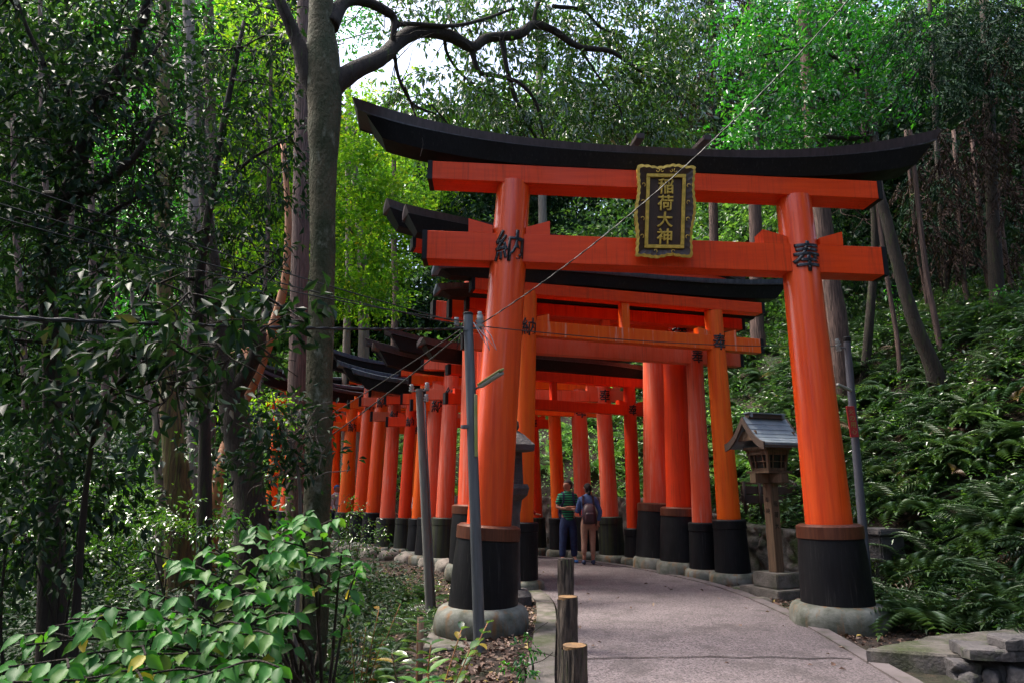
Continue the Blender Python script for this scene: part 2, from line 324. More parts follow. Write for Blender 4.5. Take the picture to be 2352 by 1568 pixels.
def text_copy(ch, *a):
    k = (ch,) + a
    if k not in TEXT_CACHE:
        bm = text_bm(ch, *a); me = bpy.data.meshes.new('lettering_cache'); 
        bmesh.ops.triangulate(bm, faces=bm.faces)
        for _ in range(5):
            long_ = [e for e in bm.edges if abs(e.verts[0].co.x - e.verts[1].co.x) > 0.09]
            if not long_: break
            bmesh.ops.subdivide_edges(bm, edges=long_, cuts=1); bmesh.ops.triangulate(bm, faces=bm.faces)
        bm.to_mesh(me); bm.free(); TEXT_CACHE[k] = me
    bm = bmesh.new(); bm.from_mesh(TEXT_CACHE[k]); return bm

# ------------------------------------------------------------------ terrain
RE = np.array([(2.9, -30), (2.9, -4), (3.0, 3), (3.23, 6.2), (3.42, 8.0), (3.50, 9.2), (3.48, 11.0), (3.28, 12.3), (2.9, 13.4), (2.62, 14.2), (2.2, 15.0), (1.75, 15.6), (1.2, 16.3), (0.55, 16.8), (-0.3, 17.4), (-1.6, 18.4), (-4.0, 20.6), (-8.0, 23.4), (-13.0, 25.2), (-60, 33)], float)
LE = np.array([(-0.2, -30), (0.2, -4), (0.3, 3), (0.38, 6.2), (0.46, 7.3), (0.60, 9.3), (0.62, 10.4), (0.50, 11.3), (0.36, 12.2), (0.0, 13.4), (-0.6, 14.7), (-1.45, 16.0), (-2.6, 17.4), (-4.2, 19.0), (-6.4, 20.6), (-9.5, 22.1), (-14, 23.3), (-62, 31)], float)
def sdist(P, L):
    """signed distance of points (n,2) to polyline L: positive to its right"""
    best = np.full(len(P), 1e9); sg = np.zeros(len(P))
    for a, b in zip(L[:-1], L[1:]):
        d = b - a; t = np.clip(((P - a) @ d) / (d @ d), 0, 1)
        q = P - (a + t[:, None] * d); dist = np.hypot(q[:, 0], q[:, 1])
        cr = d[1] * q[:, 0] - d[0] * q[:, 1]
        m = dist < best - 1e-9
        best[m] = dist[m]; sg[m] = np.sign(cr[m])
    return best * np.where(sg == 0, 1, sg)
def smooth01(x): x = np.clip(x, 0, 1); return x * x * (3 - 2 * x)
def heights(x, y):
    x = np.asarray(x, float); y = np.asarray(y, float); sh = x.shape
    P = np.stack([x.ravel(), y.ravel()], 1)
    dr = sdist(P, RE); dl = -sdist(P, LE); yy = P[:, 1]; xx = P[:, 0]
    wallh = 0.78 * smooth01((yy - 10.2) / 1.6) + 0.5 * smooth01((yy - 13) / 4)
    h = np.zeros(len(P))
    h += np.where(dr > 0, wallh * smooth01((dr - 1.55) / 0.12), 0)
    s = np.maximum(dr - 2.15, 0)
    h += np.where(dr > 0, 0.86 * np.minimum(s, 4.6) + 0.42 * np.maximum(s - 4.6, 0) * (1 - 0.35 * smooth01((s - 25) / 40)), 0)
    l = np.maximum(dl - 0.5, 0)
    down = -0.34 * smooth01(l / 2.2) * 1.0 - 0.55 * smooth01((l - 1.0) / 5)
    up = 0.10 * np.maximum(l - 7, 0) + 0.22 * np.maximum(l - 16, 0)
    h += np.where((dl > 0) & (dr < 0), down + up, 0)
    nz = 0.10 * np.sin(xx * 1.3 + 0.7 * yy) * np.cos(yy * 1.1) + 0.05 * np.sin(xx * 3.1) * np.sin(yy * 2.7 + 1)
    amp = np.where(dr > 0, smooth01((dr - 2.2) / 1.5), smooth01((dl - 0.8) / 1.5))
    return (h + nz * amp - 0.03).reshape(sh)
def hz(x, y): return float(heights(np.array([x]), np.array([y]))[0])
def axis_samples(lo, hi, c0, c1, fine, n_out):
    a = list(np.arange(c0, c1 + 1e-6, fine))
    left = [c0 - (c0 - lo) * (t ** 1.6) for t in np.linspace(0, 1, n_out + 1)[1:]]
    right = [c1 + (hi - c1) * (t ** 1.6) for t in np.linspace(0, 1, n_out + 1)[1:]]
    return np.array(sorted(left) + a + right)
gx = axis_samples(-130, 130, -9, 11, 0.13, 36); gy = axis_samples(-40, 170, -1, 24, 0.13, 36)
GX, GY = np.meshgrid(gx, gy); GZ = heights(GX, GY)
nx_, ny_ = len(gx), len(gy)
ii = np.arange(nx_ * ny_).reshape(ny_, nx_)
fq = np.stack([ii[:-1, :-1].ravel(), ii[:-1, 1:].ravel(), ii[1:, 1:].ravel(), ii[1:, :-1].ravel()], 1)
g = link_mesh('ground', np_mesh('ground', np.stack([GX.ravel(), GY.ravel(), GZ.ravel()], 1), fq, smooth=True), M['soil']); tag(g, kind='structure')

# path sheet, kerbs, cracks
def resample(L, n, y0=None, y1=None):
    if y0 is not None: L = np.array([p for p in L if y0 <= p[1] <= y1])
    seg = np.hypot(*np.diff(L, axis=0).T); s = np.concatenate([[0], np.cumsum(seg)]); t = np.linspace(0, s[-1], n)
    P = np.stack([np.interp(t, s, L[:, 0]), np.interp(t, s, L[:, 1])], 1)
    for _ in range(6):
        P[1:-1] = (P[:-2] + 2 * P[1:-1] + P[2:]) / 4
    return P
Rp = resample(RE, 160, -5, 30); Lp = resample(LE, 160, -5, 30)
bm = bmesh.new(); rows = []
for a, b in zip(Lp, Rp):
    rows.append([bm.verts.new((a[0] + (b[0] - a[0]) * t, a[1] + (b[1] - a[1]) * t, 0.012 + 0.02 * math.sin(math.pi * t))) for t in np.linspace(0, 1, 9)])
for a, b in zip(rows, rows[1:]):
    for i in range(8): bm.faces.new((a[i], a[i + 1], b[i + 1], b[i]))
po = obj('path', bm, M['path']); tag(po, kind='structure')
def ribbon(name, L, o0, o1, z0, z1, mat, jit=0.0, gap=None):
    n = len(L); T = np.gradient(L, axis=0); T /= np.hypot(T[:, 0], T[:, 1])[:, None]; N = np.stack([T[:, 1], -T[:, 0]], 1)
    bm = bmesh.new(); secs = []
    for i in range(n):
        w = jit * noise.noise(Vector((i * 0.35, 3.1, 0)))
        a = L[i] + N[i] * (o0); b = L[i] + N[i] * (o1 + w)
        secs.append([Vector((a[0], a[1], z0)), Vector((b[0], b[1], z0)), Vector((b[0], b[1], z1)), Vector((a[0], a[1], z1))])
    add_sweep(bm, secs); recalc(bm)
    return obj(name, bm, mat)
M['conc_edge'] = mat_two('pinkish_concrete_edging', (0.165, 0.138, 0.138), (0.095, 0.08, 0.078), 2.5, 0.85, c3=(0.05, 0.055, 0.03), s3=2.2, lo3=0.55, hi3=0.72, bs=0.4, bscale=40, bd=0.006)
k = ribbon('kerb', Rp, 0.0, 0.17, -0.15, 0.030, M['conc_edge'], 0.05); tag(k, kind='structure')
k = ribbon('kerb', Lp[:115], -0.27, -0.03, -0.2, 0.035, M['concrete'], 0.0); tag(k, kind='structure')
for Y, x0, x1 in ((6.95, 0.5, 3.22), (13.9, 0.2, 2.5), (9.6, 0.7, 0.71)):
    if x1 - x0 < 0.1: continue
    pts = [(x0 + (x1 - x0) * t, Y + 0.05 * noise.noise(Vector((t * 9, Y, 0))) + 0.02 * noise.noise(Vector((t * 40, Y, 0))), 0.034 if 0 else 0.018 + 0.02 * math.sin(math.pi * t)) for t in np.linspace(0, 1, 60)]
    bm = bmesh.new(); up = [bm.verts.new((p[0], p[1] + 0.008 + 0.006 * random.random(), p[2] + 0.003)) for p in pts]; lo = [bm.verts.new((p[0], p[1] - 0.008 - 0.006 * random.random(), p[2] + 0.003)) for p in pts]
    for i in range(len(pts) - 1): bm.faces.new((lo[i], lo[i + 1], up[i + 1], up[i]))
    c = obj('path_joint', bm, M['wire']); tag(c, kind='structure')

# ------------------------------------------------------------------ torii gates
def lerp(a, b, t): return a + (b - a) * t
def make_torii(label, L, Rr, top, nuki, shim, tips, rad, sleeve, mats, chars=None, strut=True, wedges=True, nh=None, sh=None, ends=None, collar=False, moss=False, up=0.38, roof='roofmetal', beam_d=0.2, stone_r=None, char_s=None, board_up=None, kdep=0.23):
    """L, Rr: pillar foot (world). top: (zL, zR) or pixels already turned into world points. all in the plane through L and Rr"""
    n = Vector((Rr.y - L.y, -(Rr.x - L.x), 0)).normalized()      # towards the visitor
    if n.y > 0: n = -n
    root = empty('torii_gate', (L + Rr) / 2, label, 'torii gate', 'vermilion torii gates along the path')
    sdir = (Rr - L); sdir.z = 0; sdir.normalize()
    def pl(side, foot, tp, char):
        r0, r1 = rad; axis = (tp - foot).normalized(); H = (tp - foot).length
        bm = bmesh.new(); add_lathe(bm, foot + axis * 0.25, tp, [(0, r0)] + [(H * t - 0.25, lerp(r0, r1, t)) for t in (0.3, 0.5, 0.7, 0.85)] + [(H - 0.25, r1)], 40)
        p = obj('pillar', bm, M[mats[0]], root)
        sz = sleeve; bm = bmesh.new(); rs0, rs1 = r0 * 1.47, r0 * 1.32
        if collar:
            add_lathe(bm, foot + axis * 0.16, foot + axis * sz, [(0, rs0), (sz * 0.5, lerp(rs0, rs1, 0.55)), (sz - 0.33, rs1)], 36)
            o = obj('sleeve', bm, M['mossblack' if moss else 'black'], p)
            bm = bmesh.new(); add_lathe(bm, foot + axis * (sz - 0.165), foot + axis * (sz + 1), [(0, rs1 + 0.012), (0.14, rs1 + 0.012), (0.165, rs1 - 0.03)], 36)
            obj('collar', bm, M['collar'], p)
        else:
            add_lathe(bm, foot + axis * 0.14, foot + axis * sz, [(0, rs0 * 0.97), (sz - 0.30, rs1), (sz - 0.29, rs1 + 0.01), (sz - 0.16, rs1 + 0.01), (sz - 0.14, rs1 - 0.012)], 36)
            o = obj('sleeve', bm, M['mossblack' if moss else 'black'], p)
        sr = stone_r or r0 * 1.95; sh_ = 0.31 if collar else 0.22
        bm = bmesh.new()
        prof = [(0, sr * 0.95), (sh_ * 0.12, sr * 0.99), (sh_ * 0.4, sr), (sh_ * 0.68, sr * 0.985), (sh_ * 0.86, sr * 0.94), (sh_ * 0.96, sr * 0.87), (sh_, sr * 0.78)]
        f0 = Vector((foot.x, foot.y, foot.z - 0.06)); add_lathe(bm, f0, f0 + Vector((0, 0, 1)), prof, 56, wob=0.05, crisp=9)
        obj('foundation_stone', bm, M['basestone'], p)
        if char:
            bm = text_copy(char, 0.012, 0.0, 0.0)
            me_ = bpy.data.meshes.new('lettering_layer'); bm.to_mesh(me_); n_old = len(bm.verts); bm.from_mesh(me_); bpy.data.meshes.remove(me_); bm.verts.ensure_lookup_table()
            layer = set(bm.verts[n_old:])
            for v in layer: v.co.x += 0.008 if collar else 0.002; v.co.y -= 0.007 if collar else 0.002
            cs = char_s or r0 * 1.4
            tz = nuki_at(side); tt = (tz - foot.z) / (tp.z - foot.z); c0 = foot.lerp(tp, tt); rr = lerp(r0, r1, tt) + 0.006
            # horizontal frame at the pillar face
            for v in bm.verts:
                x, y = v.co.x * cs, v.co.y * cs * 1.05; a = x / rr
                ax = c0 + axis * y; e = sdir if side < 2 else sdir
                r2_ = rr + (0.0015 if v in layer else 0.0); v.co = ax + n * (r2_ * math.cos(a)) + sdir * (r2_ * math.sin(a))
            recalc(bm)
            rr0 = bmesh.ops.extrude_face_region(bm, geom=bm.faces[:])
            for v in [g_ for g_ in rr0['geom'] if isinstance(g_, bmesh.types.BMVert)]:
                q = v.co - c0; q = q - axis * q.dot(axis); v.co += q.normalized() * (0.012 if collar else 0.004)
            obj('inscription', bm, M['ink'], p)
    NL, NR = nuki
    def nuki_at(side):
        tp = top[0] if side == 0 else top[1]; ft = L if side == 0 else Rr
        s = (tp - L).dot(sdir)
        return lerp(NL.z, NR.z, ((tp - NL).dot(sdir)) / ((NR - NL).dot(sdir)))
    pl(0, L, top[0], chars[0] if chars else None); pl(1, Rr, top[1], chars[1] if chars else None)
    # tie beam with black end caps
    def beam(name, A, B, h, d, mat, cap=0.06, chamfer=0.0):
        bm = bmesh.new(); dirv = (B - A).normalized(); A1 = A + dirv * cap; B1 = B - dirv * cap; upv = Vector((0, 0, 1))
        def ring(p, hb=0.0): return [p - n * d / 2 - upv * (h / 2 - hb), p + n * d / 2 - upv * (h / 2 - hb), p + n * d / 2 + upv * h / 2, p - n * d / 2 + upv * h / 2]
        add_sweep(bm, [ring(lerp(A1, B1, t)) for t in np.linspace(0, 1, 7)]); recalc(bm)
        bmesh.ops.bevel(bm, geom=[e for e in bm.edges if e.calc_face_angle(0) > 1.0], offset=0.006, segments=1, affect='EDGES')
        o = obj(name, bm, M[mat], root)
        for P, Q in ((A, A1), (B, B1)):
            bm = bmesh.new(); q = 0.004; e = (Q - P).normalized()
            def ring2(p): return [p - n * (d / 2 + q) - upv * (h / 2 + q), p + n * (d / 2 + q) - upv * (h / 2 + q), p + n * (d / 2 + q) + upv * (h / 2 + q), p - n * (d / 2 + q) + upv * (h / 2 + q)]
            add_sweep(bm, [ring2(P), ring2(Q + e * 0.004)]); recalc(bm); obj('end_cap', bm, M['black'], o)
        return o
    nh = nh or rad[0] * 1.25; sh = sh or rad[0] * 1.1
    beam('tie_beam', NL, NR, nh, beam_d, mats[1])
    SL, SR = shim
    beam('under_lintel', SL, SR, sh, beam_d * 1.25, mats[2])
    # curved lintel (black beam + sheet-metal roof board)
    TL, TR = tips; sdirS = (SR - SL).normalized(); kb = sh * 1.05; upv = Vector((0, 0, 1))
    def base_pt(s): return SL + (SR - SL) * s + upv * (sh / 2)
    def s_of(P): return (P - SL).dot(SR - SL) / (SR - SL).length_squared
    sl, sr_ = s_of(TL), s_of(TR); mid = 0.5
    hl = (TL - base_pt(sl)).z; hr = (TR - base_pt(sr_)).z; hc = board_up or (kb + 0.10)
    def ztop(s):
        if s < mid: t = (mid - s) / (mid - sl); return hc + (hl - hc) * t ** 2.7
        t = (s - mid) / (sr_ - mid); return hc + (hr - hc) * t ** 2.7
    ft = 0.10 if collar else 0.065
    bm = bmesh.new(); secs = []; bd = kdep
    for t in np.linspace(0, 1, 33):
        s = lerp(sl, sr_, t); e = abs(t - 0.5) * 2; z1 = ztop(s); f = ft * (1 + 0.55 * e * e)
        p = base_pt(s); slant = 0.0
        tq = sdirS * (0.07 * (1 if t > .5 else -1) if t in (0.0, 1.0) else 0)
        secs.append([p - n * bd + upv * (z1 - f), p + n * bd + upv * (z1 - f) - tq, p + n * (bd + 0.03) + upv * z1, p + upv * (z1 + 0.05), p - n * (bd + 0.03) + upv * z1])
    add_sweep(bm, secs); recalc(bm)
    roof_bm = bm; secs0 = secs
    bm = bmesh.new(); secs = []; bd2 = beam_d * 0.82
    e0 = sl + 0.30 * (0 - sl) + 0.0; e1 = sr_ - 0.30 * (sr_ - 1)
    for t in np.linspace(0, 1, 29):
        s = lerp(e0, e1, t); f = ft * (1 + 0.55 * (abs(t - 0.5) * 2) ** 2)
        z1 = ztop(s) - f - 0.002; z0 = max(0.002, ztop(s) - f - (kb if not board_up else board_up * 0.75) * (1 + 0.25 * abs(2 * t - 1) ** 2))
        # the ends lean outwards towards the top
        k_ = (abs(t - 0.5) * 2) ** 6 * (1 if t > .5 else -1); tilt = sdirS * 0.10 * k_
        z0 = min(z0, z1 - 0.03)
        pb = base_pt(s) - tilt; pt = base_pt(s) + tilt
        secs.append([pb - n * bd2 * 0.8 + upv * z0, pb + n * bd2 * 0.8 + upv * z0, pt + n * (bd2 + 0.05) + upv * z1, pt - n * (bd2 + 0.05) + upv * z1])
    add_sweep(bm, secs); recalc(bm)
    ko = obj('lintel', bm, M['black'], root)
    rb_ = obj('roof_board', roof_bm, M[roof], ko)
    for sg in (-1, 1):     # folded metal edge along the foot of the fascia
        bm = bmesh.new(); se = []
        for q_ in secs0:
            p = q_[1] if sg > 0 else q_[0]; o_ = n * sg
            se.append([p + o_ * 0.004 - upv * 0.014, p + o_ * 0.016 - upv * 0.014, p + o_ * 0.020 + upv * 0.006, p + o_ * 0.006 + upv * 0.006])
        add_sweep(bm, se); recalc(bm); obj('edge_trim', bm, M['trim'], rb_)
    # centre strut, wedges
    if strut:
        c = (NL + NR) / 2; c2 = (SL + SR) / 2; mx = (top[0] + top[1]) / 2
        tt = (mx - NL).dot(sdir) / (NR - NL).dot(sdir); a = lerp(NL, NR, tt); ts = (mx - SL).dot(sdir) / (SR - SL).dot(sdir); b = lerp(SL, SR, ts)
        bm = bmesh.new(); w = nh * 0.55; zz0 = a.z + nh / 2 + 0.001; zz1 = b.z - sh / 2 - 0.001
        def rg(p, z): q = Vector((p.x, p.y, z)); return [q - sdir * w / 2 - n * beam_d * .42, q + sdir * w / 2 - n * beam_d * .42, q + sdir * w / 2 + n * beam_d * .42, q - sdir * w / 2 + n * beam_d * .42]
        add_sweep(bm, [rg(a, zz0), rg(b, zz1)]); recalc(bm); obj('centre_strut', bm, M[mats[1]], root)
    if wedges:
        for side in (0, 1):
            tp = top[side]; foot = (L, Rr)[side]; zc = nuki_at(side); tt = (zc - foot.z) / (tp.z - foot.z); c = foot.lerp(tp, tt); rr = lerp(rad[0], rad[1], tt)
            for sg in (-1, 1):
                wl_ = rr * 1.35; z0 = zc + nh / 2 + (NR.z - NL.z) / (NR - NL).dot(sdir) * sg * (rr + wl_ / 2) + 0.0015
                p0 = Vector((c.x, c.y, z0)) + sdir * sg * rr * 0.93; p1 = p0 + sdir * sg * wl_
                dd = beam_d * 0.5 - 0.004; z_in = nh * 0.26; z_out = nh * 0.50
                sl_ = (NR.z - NL.z) / (NR - NL).dot(sdir) * sg * wl_ / 2
                bm = bmesh.new()
                def rg2(p, z, o_): return [p - n * dd + upv * o_, p + n * dd + upv * o_, p + n * dd + upv * z + sdir * 0, p - n * dd + upv * z]
                add_sweep(bm, [rg2(p0, z_in, -sl_), rg2(p1 - sdir * sg * 0.0, z_out, sl_)]); recalc(bm)
                obj('wedge', bm, M[mats[1]], root)
    return root, n, sdir

def torii_px(label, Lp_, Rp_, LtP, RtP, nukiP, shimP, tipP, **kw):
    L = ground(*Lp_); Rr = ground(*Rp_)
    n = Vector((Rr.y - L.y, -(Rr.x - L.x), 0)).normalized()
    W = lambda q: on_plane(q[0], q[1], L, n)
    return make_torii(label, L, Rr, (W(LtP), W(RtP)), (W(nukiP[0]), W(nukiP[1])), (W(shimP[0]), W(shimP[1])), (W(tipP[0]), W(tipP[1])), **kw)

# the great front gate
T1, n1, s1 = torii_px('largest torii gate in front, glossy vermilion with a gold framed shrine plaque', (1106, 8.60), (1929, 8.75), (1180, 426), (1822, 458),
    ((972, 570), (2024, 608)), ((985, 404), (2009, 450)), ((823, 250), (2135, 320)),
    rad=(0.285, 0.225), sleeve=1.17, mats=('verm', 'verm_beam', 'verm_beam'), chars=('納', '奉'), collar=True, nh=0.385, sh=0.255, strut=False, beam_d=0.30, stone_r=0.56, char_s=0.41, board_up=0.29, kdep=0.27)
# T2
torii_px('second torii gate with narrow pillars and a small centre strut, right behind the largest gate', (1192, 11.65), (1685, 12.6), (1212, 672), (1638, 716),
    ((1075, 744), (1747, 797)), ((1080, 655), (1748, 712)), ((996, 612), (1797, 648)),
    rad=(0.215, 0.165), sleeve=1.06, mats=('verm_orange', 'verm_drip', 'verm_beam'), chars=('納', '奉'), nh=0.27, sh=0.21, beam_d=0.2, up=.4, roof='roofblue')
# T3
torii_px('third torii gate with a faded salmon tie beam just below that of the second gate', (1150, 12.2), (1619, 13.15), (1172, 728), (1592, 765),
    ((1060, 784), (1701, 828)), ((1068, 700), (1703, 748)), ((1000, 660), (1742, 700)),
    rad=(0.19, 0.155), sleeve=0.98, mats=('verm_faded', 'verm_pale', 'verm_deep'), chars=('納', '奉'), nh=0.28, sh=0.22, wedges=False, roof='roofblue')
# T4, T5: thick with copper bands
torii_px('tall torii gate with a copper band and a cracked dark red right pillar', (1125, 12.7), (1570, 13.75), (1128, 640), (1548, 680),
    ((1028, 711), (1645, 765)), ((985, 560), (1665, 655)), ((931, 481), (1700, 640)),
    rad=(0.30, 0.25), sleeve=1.24, mats=('verm_deep', 'verm_beam', 'verm_deep'), chars=('納', '奉'), nh=0.34, sh=0.24, collar=True, beam_d=0.25, stone_r=0.52, strut=False, wedges=False)
torii_px('tall torii gate whose thick weathered right pillar stands left of the cracked dark red one', (1090, 13.4), (1516, 14.65), (1100, 650), (1508, 700),
    ((991, 712), (1590, 775)), ((945, 560), (1612, 668)), ((889, 467), (1660, 655)),
    rad=(0.335, 0.30), sleeve=1.30, mats=('verm_faded', 'verm_faded', 'verm_deep'), nh=0.34, sh=0.24, collar=True, beam_d=0.25, stone_r=0.56, strut=False, wedges=False)
# T6: low narrow dark-red gate
torii_px('low slim dark red torii gate standing left of the thick weathered pillar', (1064, 13.8), (1460, 15.3), (1078, 862), (1445, 889),
    ((1020, 914), (1505, 946)), ((1026, 848), (1512, 884)), ((965, 781), (1560, 862)),
    rad=(0.165, 0.135), sleeve=0.76, mats=('verm_deep', 'verm_deep', 'verm_deep'), chars=('納', '奉'), nh=0.22, sh=0.20, beam_d=0.16)
# the gates along the bend: (label, Lpx, LY, Rpx, RY, top z, radius, material, sleeve, ...)
bend = [
 ('salmon pink torii gate, its right pillar just right of the two standing visitors', 1016, 15.3, 1407, 15.9, 4.25, 0.205, 'verm_faded', 0.98, True, (0.25, 0.22), 'verm_pale'),
 ('faded pink torii gate whose right pillar rises behind the woman with the backpack', 984, 15.9, 1346, 16.9, 4.0, 0.225, 'verm_faded', 0.95, False, (0.25, 0.2), 'verm_orange'),
 ('torii gate whose slim right pillar rises directly behind the man with crossed arms', 957, 16.8, 1287, 17.2, 4.35, 0.18, 'verm_orange', 0.90, False, (0.25, 0.2), 'verm'),
 ('deep red torii gate whose right pillar stands beside the half hidden visitor in red', 924, 17.6, 1235, 17.8, 3.75, 0.165, 'verm_deep', 0.88, True, (0.24, 0.2), 'verm_deep'),
 ('torii gate whose pinkish left pillar has a mossy black sleeve', 884, 18.1, 1150, 18.9, 4.0, 0.20, 'verm_faded', 0.86, True, (0.24, 0.2), 'verm_pale'),
 ('torii gate with a clean orange left pillar, third right of the mossy trunk', 852, 19.1, 1085, 19.9, 4.55, 0.215, 'verm', 0.96, False, (0.24, 0.2), 'verm_faded'),
 ('orange torii gate, second pillar right of the mossy tree trunk', 823, 19.8, 1020, 20.8, 4.6, 0.215, 'verm', 0.96, False, (0.24, 0.2), 'verm_orange'),
 ('bright orange torii gate with a black inscription, first pillar right of the mossy tree trunk', 785, 20.5, 955, 21.6, 3.9, 0.195, 'verm_orange', 0.92, True, (0.24, 0.2), 'verm_orange'),
 ('torii gate mostly hidden behind the big mossy tree trunk', 735, 21.5, 890, 22.8, 4.3, 0.2, 'verm_deep', 0.92, False, (0.24, 0.2), 'verm'),
 ('red torii gate seen in the gap left of the grey cedar trunk', 650, 21.7, 800, 23.4, 4.4, 0.2, 'verm', 0.92, False, (0.24, 0.2), 'verm_pale'),
 ('farthest torii gate at the left end of the row, behind the leaning orange trunk', 613, 22.4, 765, 24.2, 4.9, 0.2, 'verm_orange', 0.92, False, (0.24, 0.2), 'verm'),
]
for i, (lab, lp, ly, rp, ry, H, r, mt, sl, ch, (nh, sh), bmt) in enumerate(bend):
    L = ground(lp, ly); Rr = ground(rp, ry); sdv = (Rr - L).normalized(); Wd = (Rr - L).length
    lean = 0.030 * H; tl = L + sdv * lean + Vector((0, 0, H)); tr = Rr - sdv * lean + Vector((0, 0, H))
    tl.z += 0.04; oh = 0.62; Z = Vector((0, 0, 1)); dz = 0.02 * (1 if i % 2 else -1)
    zn = H * 0.865
    NLp = Vector((L.x, L.y, zn + dz)) + sdv * (lean * .86 - oh); NRp = Vector((Rr.x, Rr.y, zn - dz)) - sdv * (lean * .86 - oh)
    SLp = Vector((L.x, L.y, H + sh / 2 - 0.04)) + sdv * (lean - oh - 0.08); SRp = Vector((Rr.x, Rr.y, H + sh / 2 - 0.04)) - sdv * (lean - oh - 0.08)
    TLp = SLp - sdv * 0.85 + Z * (sh / 2 + 0.70); TRp = SRp + sdv * 0.75 + Z * (sh / 2 + 0.66)
    make_torii(lab, L, Rr, (tl, tr), (NLp, NRp), (SLp, SRp), (TLp, TRp), rad=(r, r * 0.82), sleeve=sl, mats=(mt, bmt, bmt), chars=('納', '奉'), nh=nh, sh=sh, moss=ch, beam_d=0.17, roof='roofblue' if i > 2 else 'roofmetal', strut=(i % 2 == 0), wedges=(i % 3 != 1), board_up=0.33, kdep=0.21)

# shrine plaque on the front gate (part of that gate)
def plaque():
    P = on_plane(1526, 487, ground(1106, 8.60) + n1 * 0.34, n1) - n1 * 0.34; zc = 8.9 * cp + 3 * sp
    w, h = 0.74, 1.19
    c = P + n1 * 0.34; side = s1 * 1.0; tiltv = (Vector((0, 0, 1)) + n1 * 0.16 + side * 0.035).normalized(); outn = side.cross(tiltv).normalized()
    if outn.dot(n1) < 0: outn = -outn
    def W(x, y, z): return c + side * x + tiltv * y + outn * z
    bm = bmesh.new(); bp_ = []
    # scalloped outer frame
    outline = []
    def edge(a, b, k, amp, ph=0.0):
        a = Vector(a); b = Vector(b); d = b - a; nn = Vector((d.y, -d.x)).normalized()
        for i in range(k * 8):
            t = i / (k * 8); big = amp * math.cos(2 * math.pi * (t * 1.5 + ph)); sc = 0.012 * abs(math.sin(math.pi * t * k * 1.5))
            outline.append(a + d * t + nn * (big * math.sin(math.pi * t) + sc))
    W2, H2 = w / 2, h / 2
    edge((-W2, -H2), (W2, -H2), 6, -0.02); edge((W2 * .98, -H2), (W2 * 1.02, H2), 9, 0.022, .2); edge((W2, H2), (-W2, H2), 6, -0.02); edge((-W2 * 1.02, H2), (-W2 * .98, -H2), 9, 0.022, .2)
    inner = [Vector((p.x * 0.88, p.y * 0.93)) for p in outline]
    k = len(outline)
    r0 = [bm.verts.new(W(p.x * .97, p.y * .97, -0.05)) for p in outline]; r1 = [bm.verts.new(W(p.x, p.y, 0.05)) for p in outline]; r2 = [bm.verts.new(W(p.x * .91, p.y * .94, 0.057)) for p in outline]
    for a, b in ((r0, r1), (r1, r2)):
        for i in range(k): bm.faces.new((a[i], a[(i + 1) % k], b[(i + 1) % k], b[i]))
    bm.faces.new(list(reversed(r0)))
    recalc(bm)
    fr = obj('name_plaque', bm, M['gold'], T1)
    bm = bmesh.new(); a_ = [bm.verts.new(W(p.x * .915, p.y * .945, 0.0565)) for p in outline]; b_ = [bm.verts.new(W(max(-.235, min(.235, p.x * .66)), max(-.47, min(.47, p.y * .80)), 0.02)) for p in outline]
    for i in range(k): bm.faces.new((a_[i], a_[(i + 1) % k], b_[(i + 1) % k], b_[i]))
    bm.faces.new(b_); recalc(bm)
    obj('plaque_panel', bm, M['plaque'], fr)
    bm = bmesh.new()
    ix, iy, t_ = 0.235, 0.465, 0.045
    rot = Matrix((side, tiltv, outn)).transposed()
    for cx, cy, sx, sy in ((0, iy, 2 * ix + t_, t_), (0, -iy, 2 * ix + t_, t_), (-ix, 0, t_, 2 * iy - t_), (ix, 0, t_, 2 * iy - t_)):
        add_box(bm, W(cx, cy, 0.042), (sx, sy, 0.03), rot, 0.004)
    obj('inner_frame', bm, M['gold'], fr)
    for i, ch in enumerate('稲荷大神'):
        bm = text_copy(ch, 0.006, 0.03, 0.012)
        for v in bm.verts: v.co = W(v.co.x * 0.205, 0.33 - i * 0.22 + v.co.y * 0.205, 0.034 + v.co.z * 0.3)
        obj('gold_character', bm, M['gold'], fr)
    bm = bmesh.new()
    def scroll(cx, cy, s, fx, fy):
        pts = []
        for i in range(14):
            a = i / 13 * 4.2; r = s * (0.35 + 0.65 * i / 13); pts.append(W(cx + fx * r * math.cos(a), cy + fy * r * math.sin(a), 0.062))
        add_tube(bm, pts, 0.0055, 5)
    for fx in (-1, 1):
        scroll(fx * 0.12, 0.525, 0.030, fx, -1); scroll(fx * 0.12, -0.525, 0.030, fx, 1); scroll(fx * 0.055, 0.525, 0.024, -fx, -1)
        for yy in (-0.33, -0.1, 0.12, 0.34): scroll(fx * 0.30, yy, 0.03, fx, 1)
    obj('scrollwork', bm, M['gold'], fr)
    # two brackets lying over the roof board
    for px_, py_ in ((1456, 343), (1603, 347)):
        b = on_plane(px_, py_, ground(1106, 8.60), n1); bm = bmesh.new()
        rot = Matrix((side, n1, Vector((0, 0, 1)))).transposed() @ Matrix.Rotation(R(-10), 3, 'X')
        add_box(bm, b + Vector((0, 0, 0.045)) , (0.11, 0.86, 0.075), rot, 0.01)
        obj('ridge_bracket', bm, M['roofmetal'], T1)
plaque()

